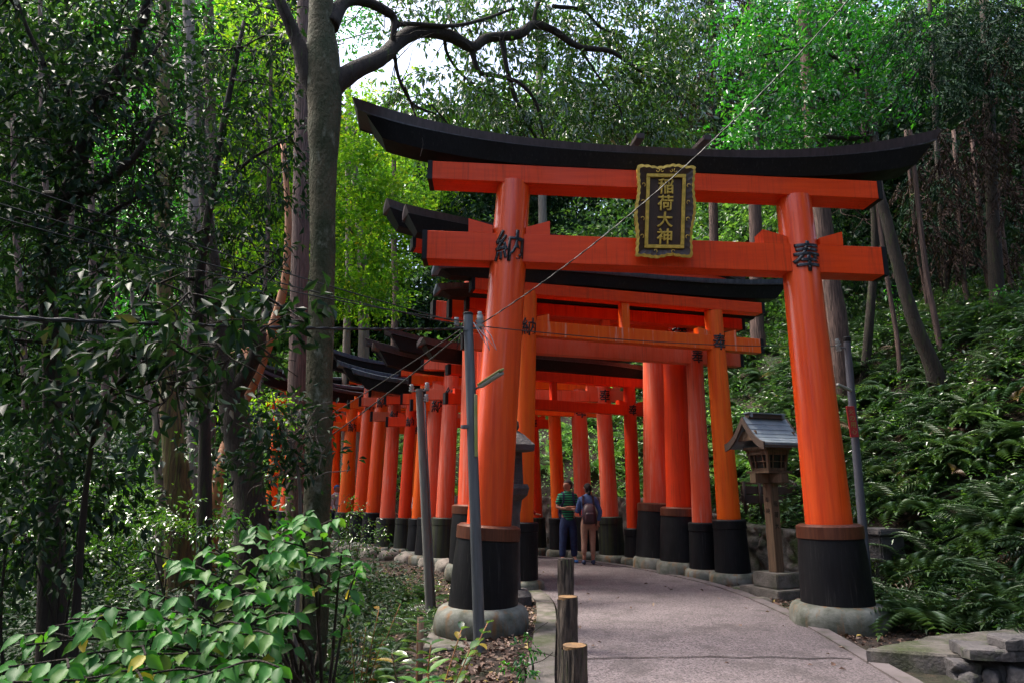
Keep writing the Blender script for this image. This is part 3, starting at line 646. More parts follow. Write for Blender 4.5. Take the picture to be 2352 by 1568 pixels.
# ------------------------------------------------------------------ stone walls
def rubble_wall(name, top_fn, line, z0_fn, mat, label, thick=0.3, cell=0.34, res=0.035, amp=0.09, seed=0.0):
    L = np.array(line, float); seg = np.hypot(*np.diff(L, axis=0).T); S = np.concatenate([[0], np.cumsum(seg)])
    n = int(S[-1] / res); t = np.linspace(0, S[-1], n); P = np.stack([np.interp(t, S, L[:, 0]), np.interp(t, S, L[:, 1])], 1)
    T = np.gradient(P, axis=0); T /= np.hypot(T[:, 0], T[:, 1])[:, None]; N = np.stack([-T[:, 1], T[:, 0]], 1)
    bm = bmesh.new(); rows = []
    for i in range(n):
        zt = top_fn(P[i]); zb = z0_fn(P[i]); m = max(4, int((zt - zb) / res)) if False else 26; col = []
        for j in range(m + 1):
            z = zb + (zt - zb) * j / m
            q = Vector((t[i] / cell + seed, z / cell * 1.15, 0.35 * noise.noise(Vector((t[i], z, 0)))))
            d, _ = noise.voronoi(q); e = min(1, max(0, (d[1] - d[0]) / 0.22)); e = e * e * (3 - 2 * e)
            dis = amp * e * (0.7 + 0.5 * noise.noise(q * 0.8)) + 0.02 * noise.noise(Vector((t[i] * 7, z * 7, 5)))
            dis += 0.10 * (1 - j / m)
            col.append(bm.verts.new((P[i][0] + N[i][0] * dis, P[i][1] + N[i][1] * dis, z + 0.02 * noise.noise(Vector((t[i] * 3, z, 9))))))
        col.append(bm.verts.new((P[i][0] - N[i][0] * thick, P[i][1] - N[i][1] * thick, zt + 0.03 * noise.noise(Vector((t[i] * 2, 0, 1))))))
        col.append(bm.verts.new((P[i][0] - N[i][0] * thick, P[i][1] - N[i][1] * thick, zb)))
        rows.append(col)
    for a, b in zip(rows, rows[1:]):
        for j in range(len(a) - 1): bm.faces.new((a[j], b[j], b[j + 1], a[j + 1])).smooth = True
    bm.faces.new(rows[0]); bm.faces.new(list(reversed(rows[-1]))); recalc(bm)
    o = obj(name, bm, mat); return tag(o, label, 'stone wall')
def offset_line(L, o, n, y0, y1):
    P = resample(L, n, y0, y1); T = np.gradient(P, axis=0); T /= np.hypot(T[:, 0], T[:, 1])[:, None]; N = np.stack([T[:, 1], -T[:, 0]], 1)
    return P + N * o
wl_line = offset_line(RE, 1.62, 90, 9, 21)
wl_line = wl_line[(wl_line[:, 0] < 5.16) & (wl_line[:, 1] > 10.6)]
def wtop(p): return 0.10 + 0.78 * float(smooth01((p[1] - 10.2) / 1.6)) + 0.5 * float(smooth01((p[1] - 13) / 4))
rubble_wall('retaining_wall', wtop, wl_line, lambda p: -0.15, M['stone'], 'rough rubble retaining wall at the foot of the fern slope behind the lantern and gates', seed=3.0)
# low stone ledge in the right corner
lw = [(5.6, 6.25), (4.9, 6.36), (4.3, 6.45), (3.86, 6.50)]
rubble_wall('garden_wall', lambda p: 0.12, lw, lambda p: -0.75, M['darkstone'], 'dark mossy rubble wall under the slabs in the right corner', thick=0.35, cell=0.27, amp=0.11, seed=11.0)
def slab(name, pts, z0, z1, mat, label, cat='stone slab', group=None, jit=0.015, parent=None):
    bm = bmesh.new(); q = []
    for i in range(len(pts)):
        a = Vector(pts[i]); b = Vector(pts[(i + 1) % len(pts)])
        for t in np.linspace(0, 1, 13)[:-1]:
            p = a.lerp(b, t); k_ = (noise.noise(Vector((p.x * 5, p.y * 5, z1))) + .6 * noise.noise(Vector((p.x * 14, p.y * 14, z1)))) * jit; q.append(p + Vector((k_, -k_)))
    c = sum(q, Vector((0, 0))) / len(q); k = len(q)
    lo = [bm.verts.new((p.x, p.y, z0)) for p in q]; mid_ = [bm.verts.new((p.x, p.y, z1 - .02)) for p in q]
    rings = [lo, mid_]
    for s_ in (0.985, 0.85, 0.65, 0.4, 0.15):
        rings.append([bm.verts.new((c.x + (p.x - c.x) * s_, c.y + (p.y - c.y) * s_, z1 + jit * .6 * noise.noise(Vector((p.x * s_ * 4, p.y * s_ * 4, 2))))) for p in q])
    for A_, B_ in zip(rings, rings[1:]):
        for i in range(k): bm.faces.new((A_[i], A_[(i + 1) % k], B_[(i + 1) % k], B_[i]))
    bm.faces.new(list(reversed(lo))); bm.faces.new(rings[-1]); recalc(bm)
    o = obj(name, bm, mat, parent); return tag(o, label, cat, group) if label else o
slab('concrete_ledge', [(3.30, 6.78), (3.84, 6.58), (4.3, 6.52), (5.6, 6.35), (7.4, 6.6), (7.2, 7.9), (5.4, 7.75), (4.2, 7.35)], -0.5, 0.145, M['concrete'], 'flat grey concrete ledge between the fern slope and the corner wall', 'ledge', jit=.03)
slab('stone_slab', [(3.95, 6.33), (4.62, 6.22), (4.66, 6.62), (4.02, 6.72)], 0.152, 0.235, M['darkstone'], 'dark stone slab lying on the corner wall, nearest the path', 'stone slab', jit=.04)
slab('stone_slab', [(4.22, 6.28), (5.3, 6.08), (5.3, 6.55), (4.30, 6.60)], 0.243, 0.325, M['darkstone'], 'upper dark stone slab lying on the corner wall at the right edge of the photo', 'stone slab', jit=.04)
slab('stone_strip', [(3.22, 6.62), (3.5, 6.1), (3.75, 5.2), (4.0, 5.1), (4.1, 6.1), (3.8, 6.42)], -0.2, -0.05, M['darkstone'], 'narrow dark stone strip along the foot of the corner wall', 'stone strip', jit=.05)
def boulder(name, c, s, mat, label=None, cat='rock', group=None, seed=0, parent=None):
    bm = bmesh.new(); bmesh.ops.create_icosphere(bm, subdivisions=3, radius=1.0)
    for v in bm.verts:
        p = v.co * 1.3 + Vector((seed * 3.1, seed, 0)); k_ = 1 + 0.28 * noise.noise(p) + 0.10 * noise.noise(p * 3)
        q = v.co.copy(); m_ = max(abs(q.x), abs(q.y), abs(q.z)); q = q.lerp(q / m_, 0.45) * k_
        v.co = Vector((q.x * s[0], q.y * s[1], q.z * s[2]))
    for f in bm.faces: f.smooth = True
    bmesh.ops.rotate(bm, matrix=Matrix.Rotation(seed * 1.7, 3, 'Z'), verts=bm.verts); bmesh.ops.translate(bm, vec=c, verts=bm.verts)
    o = obj(name, bm, mat, parent); return tag(o, label, cat, group) if label else o
rs_ = random.Random(4)
for i in range(11):
    x_ = 3.86 + i * .085 + rs_.uniform(-.02, .02); zz_ = (-.02 if i % 2 else -.20) + rs_.uniform(-.03, .03); sz_ = rs_.uniform(.07, .12)
    boulder('wall_stone', Vector((x_ + .05, 6.42 - i * .012, zz_)), (sz_ * 1.15, sz_ * .8, sz_), M['darkstone'], 'rounded rubble stone set in the face of the low wall in the right corner', 'rock', 'rubble stones of the corner wall', 40 + i)
# plinth slabs under the gates and lantern
slab('stone_footing', [(-0.95, 7.75), (0.28, 7.85), (0.30, 9.2), (-1.0, 9.2)], -0.45, -0.055, M['concrete'], 'mossy concrete footing under the left pillar of the largest gate', 'footing')
slab('stone_footing', [(-0.25, 10.95), (0.38, 10.9), (0.42, 12.1), (-0.3, 12.1)], -0.4, -0.05, M['concrete'], 'mossy concrete footing under the left pillar of the second gate', 'footing')
slab('stone_footing', [(3.45, 11.95), (4.5, 12.0), (4.6, 13.0), (3.5, 13.0)], -0.3, -0.045, M['concrete'], 'low concrete footing under the right pillar of the second gate', 'footing')
# stones of the left bank
Lb = offset_line(LE, -0.62, 60, 12.3, 24)
kk = 0
for i in range(0, len(Lb), 3):
    x, y = Lb[i]; kk += 1
    if x < -7: continue
    boulder('bank_stone', Vector((x + random.uniform(-.06, .06), y, hz(x, y) + 0.02)), (random.uniform(.2, .34), random.uniform(.16, .24), random.uniform(.14, .22)), M['stone'], 'rough grey stone in the row edging the bank under the left pillars', 'rock', 'stones edging the bank under the left pillars', kk)
for i, (px, Y, s) in enumerate([(1255, 8.9, .09), (2010, 9.3, .16), (2120, 9.4, .2), (1700, 11.6, .14), (1745, 10.6, .12), (1250, 10.9, .10)]):
    p = ground(px, Y); p.z = hz(p.x, p.y)
    boulder('rock', p, (s * 1.3, s, s * .6), M['stone'], ['small rock in the leaf litter beside the left kerb', 'rock behind the right foundation stone of the largest gate', 'mossy rock at the foot of the fern slope', 'flat rock beside the second gate footing', 'small rock before the lantern plinth', 'small stone beside the left kerb near the second gate'][i], 'rock', None, 20 + i)

# ------------------------------------------------------------------ log posts beside the path
def log_post(label, px, Y, h, r, knot):
    p = ground(px, Y); root = empty('log_post', Vector((p.x, p.y, 0)), label, 'wooden post', 'log posts along the left path edge')
    bm = bmesh.new(); a = Vector((p.x, p.y, -0.15)); ax = Vector((0.01, 0.0, 1)).normalized()
    n = 60; rings = []; seg = 56
    for i in range(n):
        t = i / (n - 1) * (h + 0.15); ring = []
        for j in range(seg):
            an = 2 * math.pi * j / seg; rr = r * (1 + 0.16 * noise.noise(Vector((math.cos(an) * 1.3, math.sin(an) * 1.3, t * 3.5 + px))) + 0.13 * noise.noise(Vector((math.cos(an) * 5, math.sin(an) * 5, t * 4 + px))) + .07 * noise.noise(Vector((math.cos(an) * 12, math.sin(an) * 12, t * 9 + px))))
            if knot and abs(t - knot) < 0.09: rr += 0.035 * max(0, math.cos(an - 3.6)) ** 4 * (1 - abs(t - knot) / 0.09)
            z = t + (0.0 if i < n - 1 else 0.012 * math.cos(an))
            ring.append(bm.verts.new(a + ax * z + Vector((math.cos(an), math.sin(an), 0)) * rr))
        rings.append(ring)
    for q, w in zip(rings, rings[1:]):
        for j in range(seg): bm.faces.new((q[j], q[(j + 1) % seg], w[(j + 1) % seg], w[j])).smooth = True
    bm.faces.new(list(reversed(rings[0]))); obj('trunk_section', bm, M['logbark'], root)
    bm = bmesh.new(); c = a + ax * (h + 0.158); mid = bm.verts.new(c); rim = [bm.verts.new(v_ + Vector((0, 0, 0.0))) for v_ in [c + Vector((math.cos(2 * math.pi * j / seg), math.sin(2 * math.pi * j / seg), 0)) * r * 0.93 for j in range(seg)]]
    rim2 = [bm.verts.new(v.co * 1.0 - Vector((0, 0, 0.02))) for v in rim]
    for j in range(seg): bm.faces.new((mid, rim[j], rim[(j + 1) % seg])); bm.faces.new((rim[j], rim2[j], rim2[(j + 1) % seg], rim[(j + 1) % seg]))
    obj('cut_end', bm, M['logend' if not knot else 'logbark'], root)
log_post('farthest of the three log posts, tall, with a knot near its top', 1300, 7.35, 0.885, 0.083, 0.42)
log_post('middle log post with a pale cut top and a bare patch on its side', 1305, 5.40, 0.80, 0.075, 0)
log_post('nearest log post, its round cut end showing light orange wood', 1322, 3.90, 0.775, 0.066, 0)
# knot hole patch on middle post
# ------------------------------------------------------------------ wooden lantern
def wooden_lantern():
    c = ground(1788, 11.2); c.z = 0
    root = empty('wooden_lantern', c, 'wooden shrine lantern with a slate blue gabled roof on a post between the right pillars', 'lantern')
    yaw = R(24); Rm = Matrix.Rotation(yaw, 3, 'Z')
    def W(x, y, z): return c + Rm @ Vector((x, y, z))
    def bx(name, ctr, size, mat, par, bev=0.006, rot=None):
        bm = bmesh.new(); add_box(bm, W(*ctr), size, Rm @ rot if rot is not None else Rm, bev); return obj(name, bm, mat, par)
    bx('plinth', (0, 0, 0.03), (0.82, 0.82, 0.14), M['concrete'], root, 0.015)
    bx('pedestal', (0, 0, 0.21), (0.52, 0.52, 0.22), M['concrete'], root, 0.015)
    post = bx('post', (0, 0, 0.32 + 0.68), (0.165, 0.165, 1.36), M['wood'], root)
    bx('cross_beam', (0, 0, 1.755), (0.70, 0.13, 0.15), M['wood'], root)
    bx('cross_beam', (0, 0, 1.757), (0.13, 0.62, 0.142), M['wood'], root)
    bx('tray', (0, 0, 1.85), (0.50, 0.50, 0.035), M['wood'], root)
    # tapered lamp box: four corner posts, rails, dark panes
    bm = bmesh.new(); b0, b1, z0, z1 = 0.165, 0.215, 1.87, 2.20
    bk = bmesh.new()
    def ring(h, z): return [W(-h, -h, z), W(h, -h, z), W(h, h, z), W(-h, h, z)]
    add_sweep(bk, [ring(b0 - 0.018, z0), ring(b1 - 0.018, z1)]); recalc(bk)
    bx_o = obj('lamp_box', bk, M['paper'], root)
    for sx in (-1, 1):
        for sy in (-1, 1):
            bm = bmesh.new(); w = 0.02
            add_sweep(bm, [[W(sx * b0 + dx, sy * b0 + dy, z0) for dx, dy in ((-w, -w), (w, -w), (w, w), (-w, w))], [W(sx * b1 + dx, sy * b1 + dy, z1) for dx, dy in ((-w, -w), (w, -w), (w, w), (-w, w))]]); recalc(bm); obj('corner_post', bm, M['wood'], bx_o)
    for side in range(4):
        Rs = Matrix.Rotation(side * math.pi / 2, 3, 'Z')
        for z, h_ in ((1.895, 0.045), (2.02, 0.012), (2.15, 0.055), (2.185, 0.03)):
            b = b0 + (b1 - b0) * (z - z0) / (z1 - z0)
            bm = bmesh.new(); p = Rs @ Vector((0, -b, 0)); add_box(bm, W(p.x, p.y, z), (2 * b - 0.04, 0.022, h_), Rm @ Rs, 0.0); obj('lattice_rail', bm, M['wood'], bx_o)
        for x_ in (-0.09, 0.09):
            bm = bmesh.new(); p = Rs @ Vector((x_, -(b0 + b1) / 2, 0)); add_box(bm, W(p.x, p.y, 2.03), (0.014, 0.02, 0.26), Rm @ Rs @ Matrix.Rotation(R(8), 3, 'X'), 0); obj('lattice_bar', bm, M['wood'], bx_o)
    bx('top_plate', (0, 0, 2.225), (0.56, 0.50, 0.05), M['wood'], root)
    # curved gabled roof, ridge left to right
    secs = []; n = 18; hw = 0.46
    def prof(t): # t 0 eave .. 1 ridge
        return 2.30 + 0.40 * (t ** 1.75) + 0.02 * t
    bm = bmesh.new()
    for x in np.linspace(-hw, hw, 2):
        ring_ = []
        for i in range(n + 1):
            u = -1 + 2 * i / n; t = 1 - abs(u); ring_.append(W(x, u * 0.43, prof(t)))
        for i in range(n, -1, -1):
            u = -1 + 2 * i / n; t = 1 - abs(u); ring_.append(W(x, u * 0.42, prof(t) - 0.075))
        secs.append(ring_)
    add_sweep(bm, secs); recalc(bm); rf = obj('roof', bm, M['slate'], root)
    for k_ in range(1, 7):   # overlapping sheet courses
        t = k_ / 7
        for sgn in (-1, 1):
            bm = bmesh.new(); u = sgn * (1 - t); slope = math.atan2((prof(min(1, t + .05)) - prof(t - .05)), 0.043)
            add_box(bm, W(0, u * 0.43, prof(t) + 0.004), (2 * hw + 0.006, 0.055, 0.006), Rm @ Matrix.Rotation(-sgn * slope, 3, 'X'), 0); obj('roof_course', bm, M['slate'], rf)
    for sx in (-1, 1):   # brown gable boards
        bm = bmesh.new(); secs = []
        for i in range(n + 1):
            u = -1 + 2 * i / n; t = 1 - abs(u); z = prof(t)
            secs.append([W(sx * (hw + 0.004), u * 0.435, z - 0.11), W(sx * (hw + 0.035), u * 0.435, z - 0.11), W(sx * (hw + 0.035), u * 0.44, z + 0.008), W(sx * (hw + 0.004), u * 0.44, z + 0.008)])
        add_sweep(bm, secs); recalc(bm); obj('gable_board', bm, M['darkwood'], rf)
        bm = bmesh.new(); add_box(bm, W(sx * (hw - 0.06), 0, 2.42), (0.03, 0.42, 0.16), Rm, 0.01); obj('gable_panel', bm, M['wood'], rf)
        bx('ridge_end', (sx * 0.34, 0, 2.76), (0.05, 0.16, 0.09), M['slate'], rf, 0.01)
    bx('ridge', (0, 0, 2.745), (0.76, 0.10, 0.075), M['darkwood'], rf, 0.008)
    bx('ridge_cap', (0, 0, 2.79), (0.80, 0.14, 0.02), M['slate'], rf, 0.004)
    bx('eave_board', (0, -0.41, 2.25), (0.98, 0.03, 0.05), M['darkwood'], rf)
    # brushed characters on the post, worn
    for face, chars_, x0 in ((0, '奉納', 0), (1, '稲荷大', 0)):
        for i, ch in enumerate(chars_):
            bm = text_copy(ch, 0.0, 0.0, 0.0)
            for v in bm.verts:
                u_, z_ = v.co.x * 0.085, 1.42 - i * 0.17 + v.co.y * 0.085 - 0.06 * face
                v.co = W(u_, -0.0845, z_) if face == 1 else W(-0.0845, -u_, z_)
            obj('inscription', bm, M['ink'], post)
wooden_lantern()

def stone_lantern():
    c = ground(1179, 10.35); c.z = -0.02
    root = empty('stone_lantern', c, 'mossy grey stone lantern half hidden behind the left pillar of the largest gate', 'lantern')
    def W(x, y, z): return c + Vector((x, y, z))
    prof = lambda pts, nm, mt, seg=6: obj(nm, (lambda bm: (add_lathe(bm, W(0, 0, 0), W(0, 0, 1), pts, seg), [setattr(f, 'smooth', seg > 8) for f in bm.faces], bm)[2])(bmesh.new()), mt, root)
    prof([(0, .30), (.12, .30), (.2, .22)], 'pedestal', M['darkstone'])
    prof([(.2, .11), (.45, .10), (1.25, .10), (1.45, .13)], 'shaft', M['darkstone'], 16)
    prof([(1.45, .15), (1.52, .24), (1.62, .27), (1.68, .24)], 'platform', M['darkstone'])
    prof([(1.68, .17), (2.15, .15)], 'fire_box', M['darkstone'])
    prof([(2.15, .20), (2.17, .36), (2.25, .37), (2.30, .31), (2.40, .19), (2.46, .09)], 'canopy', M['darkstone'])
    prof([(2.46, .06), (2.52, .09), (2.60, .08), (2.68, .01)], 'finial', M['darkstone'], 16)
stone_lantern()

# ------------------------------------------------------------------ poles, lamps, wires
def insulator(p, d, par, s=1.0):
    bm = bmesh.new(); add_lathe(bm, p, p + d, [(0, .012 * s), (.01 * s, .035 * s), (.03 * s, .04 * s), (.035 * s, .02 * s), (.05 * s, .034 * s), (.07 * s, .04 * s), (.075 * s, .02 * s), (.09 * s, .03 * s), (.11 * s, .028 * s), (.115 * s, .012 * s)], 14)
    return obj('insulator', bm, M['ceramic'], par)
def pole(name, label, foot, top, r0, r1, mat):
    root = empty(name, foot, label, 'utility pole'); bm = bmesh.new(); H = (top - foot).length
    add_lathe(bm, foot, top, [(0, r0), (H * .5, (r0 + r1) / 2), (H, r1)], 20); sh_ = obj('shaft', bm, M[mat], root); return root, sh_
def plane_at(px, py, Y): return at(px, py, Y)
f1 = ground(1104, 7.55, -0.12); f1.z = -0.25; t1 = plane_at(1075, 722, 7.6)
P1, _ = pole('steel_pole', 'grey steel pole with insulators before the left pillar of the largest gate', f1, t1, 0.062, 0.054, 'pole')
bm = bmesh.new(); add_lathe(bm, t1 - Vector((0, 0, .01)), t1 + Vector((0, 0, 1)), [(0, .058), (.02, .058), (.028, .05)], 20); obj('cap', bm, M['black'], P1)
for dz in (0.20, 1.30): 
    bm = bmesh.new(); add_lathe(bm, t1 - Vector((0, 0, dz)), t1 + Vector((0, 0, 1)), [(0, .064), (.035, .064)], 20); obj('clamp_band', bm, M['pole'], P1)
i1 = t1 + Vector((0.135, 0, -0.16)); insulator(i1, Vector((0, 0, 1)), P1, 1.25); insulator(i1 + Vector((0, 0, .09)), Vector((0, 0, 1)), P1, 0.9)
i2 = t1 + Vector((-0.13, 0, -0.14)); insulator(i2, Vector((0, 0, 1)), P1, 0.9)
bm = bmesh.new(); add_tube(bm, [t1 + Vector((-.15, 0, -.15)), t1 + Vector((.16, 0, -.17))], .012); obj('bracket', bm, M['pole'], P1)
l0 = plane_at(1102, 886, 7.5); l1 = plane_at(1154, 852, 7.15)
lr = empty('strip_lamp', l0, 'slanted fluorescent strip lamp with an algae green back fixed to the steel pole', 'lamp')
d_ = (l1 - l0).normalized(); u_, v_ = frame_of(d_)
def bar(p, q, w, h, upv):
    bm = bmesh.new(); d = (q - p).normalized(); s_ = d.cross(upv).normalized(); w2 = s_.cross(d).normalized()
    rg = lambda c: [c - s_ * w / 2 - w2 * h / 2, c + s_ * w / 2 - w2 * h / 2, c + s_ * w / 2 + w2 * h / 2, c - s_ * w / 2 + w2 * h / 2]
    add_sweep(bm, [rg(p), rg(q)]); recalc(bm); bmesh.ops.bevel(bm, geom=bm.edges[:], offset=min(w, h) * .2, segments=1, affect='EDGES'); return bm
UPP = Vector((-0.3, -0.2, 1)).normalized()
obj('housing', bar(l0 + UPP * .02, l1 + UPP * .02, .07, .025, UPP), M['lampgreen'], lr)
obj('diffuser', bar(l0 - UPP * .012 + d_ * .02, l1 - UPP * .012 - d_ * .02, .075, .035, UPP), M['lampglass'], lr)
bm = bmesh.new(); pA = t1 + (f1 - t1).normalized() * 0.86; add_tube(bm, [pA, pA + Vector((.06, -.01, .0)), l0], .012); obj('bracket', bm, M['pole'], lr)
q0 = plane_at(1093, 905, 7.5); q1 = plane_at(1094, 1048, 7.5)
tag(obj('cable_guard', bar(q0, q1, .035, .03, Vector((0, -1, 0))), M['lampgreen'], P1), None)
# wires dangling at the pole head
for sgn, dx in ((1, .25), (1, .33), (-1, -.12)):
    bm = bmesh.new(); add_tube(bm, [t1 + Vector((.06 * sgn, -.03, -.1)), t1 + Vector((dx * .7, -.03, -.30)), t1 + Vector((dx, -.02, -.42)), t1 + Vector((dx * .8, -.02, -.25)), t1 + Vector((.12, 0, -.08))], .005, 5); obj('loose_wire', bm, M['ceramic' if dx > 0 else 'wire'], P1)
f2 = ground(992, 11.2, -0.4); f2.z = -0.7; t2 = plane_at(963, 892, 11.0)
P2, _ = pole('concrete_pole', 'slim grey concrete pole leaning left behind the steel pole, with three white insulators', f2, t2, 0.072, 0.060, 'concpole')
for dx, dz in ((-.12, -.06), (.13, -.03), (.12, -.22)): insulator(t2 + Vector((dx, -.03, dz)), Vector((0, 0, 1)), P2, 1.15)
bm = bmesh.new(); add_tube(bm, [t2 + Vector((-.15, -.03, -.05)), t2 + Vector((.16, -.03, -.03))], .012); obj('bracket', bm, M['pole'], P2)
bm = bmesh.new(); add_tube(bm, [t2 + Vector((.10, -.04, -.2)), t2 + Vector((.13, -.04, -.6)), (t2 * .7 + f2 * .3) + Vector((.08, -.03, 0)), (t2 * .3 + f2 * .7) + Vector((.085, -.03, 0)), f2 + Vector((.08, -.03, .1))], .014, 6); obj('cable', bm, M['pole'], P2)
f3 = ground(1996, 10.4); f3.z = 0.0; t3 = plane_at(1945, 780, 10.4)
P3, _ = pole('blue_grey_pole', 'blue grey pole with a black cap rising behind the right pillar of the largest gate', f3, t3, 0.066, 0.052, 'bluepole')
bm = bmesh.new(); add_lathe(bm, t3 - Vector((0, 0, .03)), t3 + Vector((0, 0, 1)), [(0, .060), (.06, .062), (.07, .05)], 20); obj('cap', bm, M['black'], P3)
for dz in (-.14, -.05): insulator(t3 + Vector((-.14, -.02, dz - .05)), Vector((-.3, 0, 1)).normalized(), P3, 1.0)
bm = bmesh.new(); add_tube(bm, [t3 + Vector((-.15, -.02, -.12)), t3 + Vector((0, -.02, -.14))], .01); obj('bracket', bm, M['pole'], P3)
bm = bar(t3 + (f3 - t3).normalized() * .8 + Vector((-.03, -.06, 0)), plane_at(1923, 882, 10.2), .05, .04, Vector((0, 0, 1))); obj('lamp_arm', bm, M['lampglass'], P3)
s0 = plane_at(1952, 932, 10.3); s1_ = plane_at(1963, 1003, 10.3)
sg = obj('red_sign', bar(s0, s1_, .125, .02, Vector((0, -1, 0))), M['redsign']); tag(sg, 'narrow red tin sign strapped to the blue grey pole', 'sign')
for i, ch in enumerate('火の用心'):
    bm = text_copy(ch, 0.0, 0.0, 0.0); cpt = s0.lerp(s1_, (i + .5) / 4 * .86 + .07)
    for v in bm.verts: v.co = cpt + Vector((v.co.x * .08, -.014, v.co.y * .08))
    obj('sign_character', bm, M['lampgreen'], sg)
def wire(label, a, b, sag, r, cat='cable', name='cable', group=None, twist=False, r1=None):
    pts = []
    for t in np.linspace(0, 1, 40):
        p = a.lerp(b, t); p.z -= sag * 4 * t * (1 - t); pts.append(p)
    bm = bmesh.new(); add_tube(bm, pts, [r + ((r1 or r) - r) * t for t in np.linspace(0, 1, 40)], 6)
    if twist:
        for ph in (0, math.pi):
            q = [];
            for i, t in enumerate(np.linspace(0, 1, 240)):
                p = a.lerp(b, t); p.z -= sag * 4 * t * (1 - t); an = t * 90 + ph; q.append(p + Vector((0, math.cos(an), math.sin(an))) * r * 1.1)
            add_tube(bm, q, r * .6, 5)
    return tag(obj(name, bm, M['wire']), label, cat, group)
wire('thick black cable running from the left edge of the photo to the steel pole', at(-160, 722, 3.2), t1 + Vector((-.04, 0, -.17)), 0.03, 0.009, twist=True, r1=.008)
wire('upper of the thin wires falling from the upper left towards the steel pole', at(-120, 372, 5.0), i2 + Vector((0, 0, .05)), 0.05, 0.006)
wire('middle thin wire falling from the left towards the steel pole', at(-120, 432, 5.0), i2 + Vector((0, 0, .02)), 0.06, 0.006)
wire('lowest of the thin wires falling from the left towards the steel pole', at(-120, 466, 5.0), t1 + Vector((-.05, 0, -.08)), 0.10, 0.006)
wire('twisted wire rising from the steel pole across the shrine plaque to the upper right', i1 + Vector((.02, 0, .05)), at(2010, -70, 6.4), 0.30, 0.0055, twist=True)
wire('thin wire running level from the steel pole across the second gate', i1 + Vector((.02, 0, .02)), t3 + Vector((-.13, 0, -.1)), 0.08, 0.006)
wire('black cable slanting from the steel pole down to the concrete pole and the far gates', t1 + Vector((-.04, 0, -.2)), at(640, 1075, 15.0), 0.1, 0.009)
wire('thin wire from the steel pole slanting down behind the mossy trunk', t1 + Vector((-.04, 0, -.15)), at(560, 1060, 17.0), 0.1, 0.006)

# ------------------------------------------------------------------ fences and small things on the slope
def rail_fence():
    a = at(1700, 1108, 13.9); b = at(1830, 1110, 13.6)
    root = empty('rail_fence', (a + b) / 2, 'short brown board fence in the ferns behind the lantern', 'fence')
    for z0, h_, m_ in ((0, .05, 'wood'), (-.14, .16, 'mossblack'), (-.31, .16, 'mossblack')):
        bm = bar(a + Vector((0, 0, z0)), b + Vector((0, 0, z0)), .03, h_, Vector((0, 0, 1))); obj('board', bm, M['wood' if m_ == 'wood' else 'darkwood'], root)
    for t in (0.05, 0.33, 0.95):
        p = a.lerp(b, t) + Vector((0, -.04, 0)); bm = bmesh.new(); add_tube(bm, [p + Vector((0, 0, .03)), p - Vector((0, 0, .6))], .03, 8); obj('post', bm, M['darkwood'], root)
rail_fence()
def weir():
    c = at(2030, 1270, 10.9)
    root = empty('stone_basin', Vector((c.x, c.y, 0)), 'dark square stone post with a mossy flat cap behind the blue grey pole', 'stone post')
    bm = bmesh.new(); add_box(bm, Vector((c.x, c.y, .4)), (.46, .4, 1.0), Matrix.Rotation(.3, 3, 'Z'), .02); obj('body', bm, M['darkstone'], root)
    bm = bmesh.new(); add_box(bm, Vector((c.x, c.y, .95)), (.56, .5, .1), Matrix.Rotation(.3, 3, 'Z'), .02); obj('cap', bm, M['darkstone'], root)
weir()

# ------------------------------------------------------------------ people
def skin_mesh(name, V_, E_, rad, mat, parent, sub=1, root_i=0):
    me = bpy.data.meshes.new('tmp'); me.from_pydata([tuple(v) for v in V_], E_, []); o = bpy.data.objects.new('tmp', me); COL.objects.link(o)
    sk = o.modifiers.new('s', 'SKIN'); sk.use_smooth_shade = True
    for i, r_ in enumerate(rad):
        sv = me.skin_vertices[0].data[i]; sv.radius = (r_, r_) if not isinstance(r_, tuple) else r_; sv.use_root = (i == root_i)
    sb = o.modifiers.new('u', 'SUBSURF'); sb.levels = sub
    bpy.context.view_layer.update()
    m2 = bpy.data.meshes.new_from_object(o.evaluated_get(bpy.context.evaluated_depsgraph_get())); bpy.data.objects.remove(o)
    m2.name = name; m2.materials.clear(); return link_mesh(name, m2, mat, parent)
class Chain:
    def __init__(s): s.V = []; s.E = []; s.R = []
    def add(s, pts, rs, start=None):
        prev = start; ids = []
        for p, r in zip(pts, rs):
            s.V.append(Vector(p)); s.R.append(r); i = len(s.V) - 1
            if prev is not None: s.E.append((prev, i))
            prev = i; ids.append(i)
        return ids
def lathe_blob(name, c, s, mat, par, seed=0, cut=None, wob=0.06):
    bm = bmesh.new(); bmesh.ops.create_uvsphere(bm, u_segments=20, v_segments=14, radius=1)
    for v in bm.verts:
        k_ = 1 + wob * noise.noise(v.co * 2.5 + Vector((seed, 0, 0))); v.co = Vector((v.co.x * s[0], v.co.y * s[1], v.co.z * s[2])) * k_ + c
    for f in bm.faces: f.smooth = True
    return obj(name, bm, mat, par)
